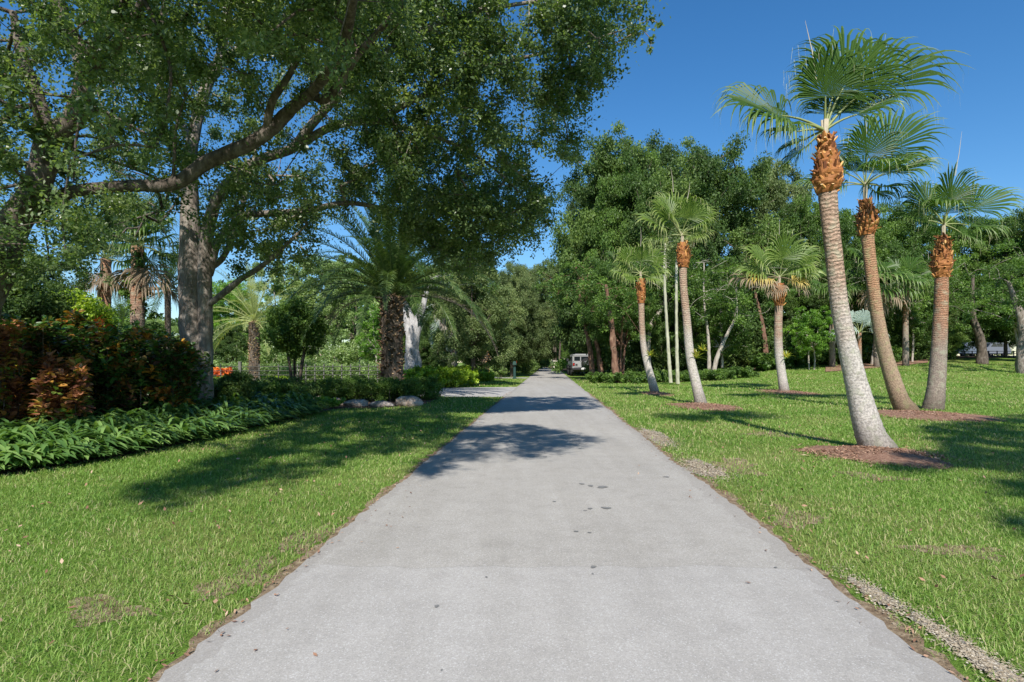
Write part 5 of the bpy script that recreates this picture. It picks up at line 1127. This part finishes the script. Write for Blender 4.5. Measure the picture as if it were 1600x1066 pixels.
# ---------------------------------------------------------------- vehicles
SIL = plain('worn silver paint', (.36, .36, .35), .38, .5, .35, .08, 3); BLK = plain('black plastic', (.018, .018, .02), .6, .4); RUB = plain('tyre rubber', (.022, .022, .022), .85, .2, 0, .2, 20)
GLS = plain('dark glass', (.012, .016, .018), .06, .7); RED = plain('red lamp', (.35, .02, .015), .25, .6); WHT = plain('white lamp', (.65, .62, .55), .25, .6); STL = plain('steel rim', (.30, .30, .31), .35, .5, .8); PLT = plain('number plate', (.55, .55, .52), .5); TAN = plain('underbody', (.05, .05, .05), .8)
def wheel(root, c, r, w, off, axis=(1, 0, 0), name='wheel'):
    mb = MB(); cyl(mb, c, axis, r, w, 28, prof=[(-.5, .55), (-.5, .9), (-.38, 1), (.38, 1), (.5, .9), (.5, .55)]); t = mb.build(name, RUB, root, True, off=off)
    mb = MB(); cyl(mb, c, axis, r*.58, w*.9, 20, prof=[(-.5, .2), (-.46, .25), (-.4, .9), (-.5, 1), (.5, 1), (.4, .9), (.46, .25), (.5, .2)])
    for k in range(6):
        a = k*pi/3; u = np.array([0, cos(a), sin(a)]) if abs(axis[0]) > .5 else np.array([cos(a), 0, sin(a)]); box(mb, np.array(c)+u*r*.28+np.array(axis)*w*.3, (.05, .05, .05))
    mb.build('rim', STL, t, off=off)
jx, jy = wp(905.5, 56.5); gj = 0.0; jo = np.array([jx, jy, gj]); J = thing('parked_off_roader', 'boxy silver off-road vehicle parked on the grass verge, rear with spare wheel to the camera', 'car', jo); s = 1.10
def jb(name, parts, mat, parent=None, smooth=False):
    mb = MB()
    for c, sz, *r in parts: box(mb, (jx+c[0]*s, jy+c[1]*s, gj+c[2]*s), tuple(q*s for q in sz), bev=r[0] if r else .03, taper=r[1] if len(r) > 1 else 1.)
    return mb.build(name, mat, parent or J, smooth, off=jo)
# y: rear at -2, front at +2
jb('body', [((0, 0, .95), (1.72, 4.0, .62), .06), ((0, 1.35, 1.22), (1.60, 1.3, .10), .05)], SIL)
jb('chassis', [((0, 0, .56), (1.45, 3.7, .22), .03), ((0, -1.3, .42), (1.5, .14, .14), .04), ((0, 1.3, .42), (1.5, .14, .14), .04)], TAN)
jb('cabin', [((-.80, -.75, 1.50), (.10, 2.4, .52), .03), ((.80, -.75, 1.50), (.10, 2.4, .52), .03), ((-.76, -1.94, 1.50), (.16, .10, .52), .03), ((.76, -1.94, 1.50), (.16, .10, .52), .03), ((-.14, -1.94, 1.50), (.09, .10, .52), .02),
             ((0, -1.94, 1.28), (1.6, .10, .08), .02), ((0, -1.94, 1.73), (1.6, .10, .08), .02), ((0, .42, 1.50), (1.6, .08, .5), .02)], SIL)
jb('roof', [((0, -.75, 1.82), (1.66, 2.5, .12), .06), ((0, -.75, 1.90), (1.2, 2.2, .05), .02)], SIL)
jb('rear_window', [((-.44, -1.955, 1.50), (.50, .03, .42), .01)], GLS); jb('rear_window', [((.31, -1.955, 1.50), (.80, .03, .42), .01)], GLS)
for sx in (-1, 1): jb('side_window', [((sx*.855, -1.25, 1.53), (.02, .9, .34), .005), ((sx*.855, -.2, 1.53), (.02, .9, .34), .005)], GLS)
jb('rear_door', [((.12, -2.01, 1.0), (1.0, .04, .50), .015)], SIL)
jb('door_hinge', [((.66, -2.03, 1.1), (.10, .04, .06), .01), ((.66, -2.03, .88), (.10, .04, .06), .01)], BLK)
for sx in (-1, 1):
    jb('tail_lamp', [((sx*.74, -2.02, 1.02), (.13, .05, .20), .02)], RED); jb('lamp_frame', [((sx*.74, -2.005, 1.02), (.2, .03, .28), .02)], BLK)
    jb('mud_flap', [((sx*.78, -1.75, .50), (.26, .02, .34), .005)], BLK)
    for yy in (-1.3, 1.3): jb('fender_flare', [((sx*.93, yy, .92), (.16, 1.05, .10), .04), ((sx*.95, yy-.5, .78), (.13, .08, .26), .03), ((sx*.95, yy+.5, .78), (.13, .08, .26), .03)], BLK)
    mb = MB(); box(mb, (jx+sx*1.04*s, jy+.35*s, gj+1.42*s), (.20*s, .09*s, .24*s), bev=.02); mb.build('mirror', BLK, J, off=jo)
jb('side_panel', [((-.44, -2.01, 1.0), (.36, .03, .38), .01)], SIL); jb('fuel_plate', [((-.5, -2.03, .98), (.18, .02, .16), .01)], BLK)
jb('rear_bumper', [((0, -2.12, .62), (1.78, .20, .18), .04), ((0, -2.05, .72), (1.5, .1, .06), .02)], BLK); jb('number_plate', [((.05, -2.23, .66), (.34, .02, .17), .005)], PLT); jb('tow_hitch', [((.05, -2.28, .50), (.10, .22, .10), .02)], BLK)
jb('windscreen', [((0, .47, 1.53), (1.45, .03, .42), .005)], GLS); jb('front_bumper', [((0, 2.1, .62), (1.75, .2, .18), .04)], BLK); jb('roof_rack', [((-.6, -.75, 1.96), (.05, 2.2, .05), .01), ((.6, -.75, 1.96), (.05, 2.2, .05), .01), ((0, -1.5, 1.96), (1.2, .05, .04), .01), ((0, -.2, 1.96), (1.2, .05, .04), .01)], BLK)
wheel(J, (jx+.30*s, jy-2.17*s, gj+1.16*s), .40*s, .25*s, jo, (0, 1, 0), 'spare_wheel')
for sx in (-1, 1):
    for yy in (-1.3, 1.3): wheel(J, (jx+sx*.84*s, jy+yy*s, gj+.40*s), .40*s, .26*s, jo)
def suv(px, Y, label, rz, col, group):
    b = onground(px, Y); o = b; root = thing('parked_car', label, 'car', b, rz, group); mb = MB(); z = np.zeros(3)
    # body side outline extruded across, x = length
    out = [(-2.3, .35), (-2.35, .8), (-2.25, 1.05), (-1.2, 1.12), (-.95, 1.15), (1.5, 1.12), (2.25, 1.02), (2.35, .7), (2.3, .35)]
    def slab(mb, outl, w, inset=0.):
        n = len(outl); v = [(x, -w/2, zz) for x, zz in outl]+[(x, w/2, zz) for x, zz in outl]; mb.add(v, [[i, (i+1) % n, n+(i+1) % n, n+i] for i in range(n)]); mb.add(v, [list(range(n))[::-1]]); mb.add(v, [list(range(n, 2*n))])
    slab(mb, out, 1.85); mb.build('body', col, root)
    mb = MB(); slab(mb, [(-.95, 1.12), (-.45, 1.62), (-.3, 1.70), (1.6, 1.70), (1.95, 1.60), (2.2, 1.05)], 1.62); mb.build('cabin', col, root)
    for sy in (-1, 1):
        for x0, x1 in ((-.62, .25), (.34, 1.15), (1.24, 1.85)):
            mb = MB(); slab(mb, [(x0, 1.2), (max(x0, -.25) if x0 < -.5 else x0, 1.6), (x1, 1.6), (x1+.05, 1.2)], .01); w = mb.build('window', GLS, root); w.location = (0, sy*.815, 0)
    mb = MB(); v = [(-.98, -.7, 1.14), (-.98, .7, 1.14), (-.48, .66, 1.62), (-.48, -.66, 1.62)]; v += [(a+.03, b_, c-.02) for a, b_, c in v]; mb.add(np.array(v)-[.02, 0, -.01], [[0, 1, 2, 3], [4, 7, 6, 5], [0, 4, 5, 1], [1, 5, 6, 2], [2, 6, 7, 3], [3, 7, 4, 0]]); mb.build('windscreen', GLS, root)
    for sy in (-1, 1):
        mb = MB(); box(mb, (-2.33, sy*.72, .85), (.08, .34, .16), bev=.02); mb.build('headlight', WHT, root); mb = MB(); box(mb, (2.32, sy*.78, .85), (.06, .2, .25), bev=.02); mb.build('tail_lamp', RED, root)
        for x in (-1.45, 1.4): wheel(root, (x, sy*.82, .36), .36, .24, None, (0, 1, 0))
    mb = MB(); box(mb, (-2.34, 0, .72), (.08, .95, .22), bev=.02); mb.build('grille', BLK, root); mb = MB(); box(mb, (-2.33, 0, .42), (.12, 1.8, .16), bev=.03); mb.build('bumper', BLK, root)
    return root
BLU = plain('shaded silver blue paint', (.16, .19, .25), .3, .6, .4); WPT = plain('shaded pale grey paint', (.14, .15, .175), .3, .6, .1)  # both paints darkened to stand in for the shade over the vehicles
suv(1504, 66, 'silver vehicle parked in shade behind the right lawn, left one of two', radians(22), BLU, 'vehicles parked behind the right lawn')
suv(1544, 70, 'pale grey vehicle parked in shade behind the right lawn, right one of two', radians(12), WPT, 'vehicles parked behind the right lawn')
strip('far_lane', [(46, 63), (58, 64), (74, 65)], [(47, 76), (60, 77), (78, 78)], .05, M['drive'], 10)
BF = plain('black fence metal', (.02, .02, .02), .5)
f0 = onground(1480, 61); f = thing('rail_fence', 'low black rail fence in front of the two parked vehicles', 'fence', f0)
for k, px in enumerate(range(1480, 1600, 13)):
    p = onground(px, 61); mb = MB(); box(mb, (p[0], 61, p[2]+.25), (.08, .08, .6), bev=.005); mb.build('post', BF, f, off=f0)
for z in (.25, .5):
    mb = MB(); tube(mb, [onground(px, 61)+[0, -.05, z] for px in range(1478, 1604, 6)], [.03]*21, 5); mb.build('rail', BF, f, off=f0)
strip('mulch_bed', [wp(1290, 38.6), wp(1350, 39.5), wp(1410, 42), wp(1450, 45)], [wp(1290, 43), wp(1350, 44), wp(1410, 47), wp(1450, 49)], .05, M['mulch'], 6)
for o in bpy.data.objects:
    if 'b0' in o.keys(): del o['b0']
print('faces', sum(len(m.polygons) for m in bpy.data.meshes))
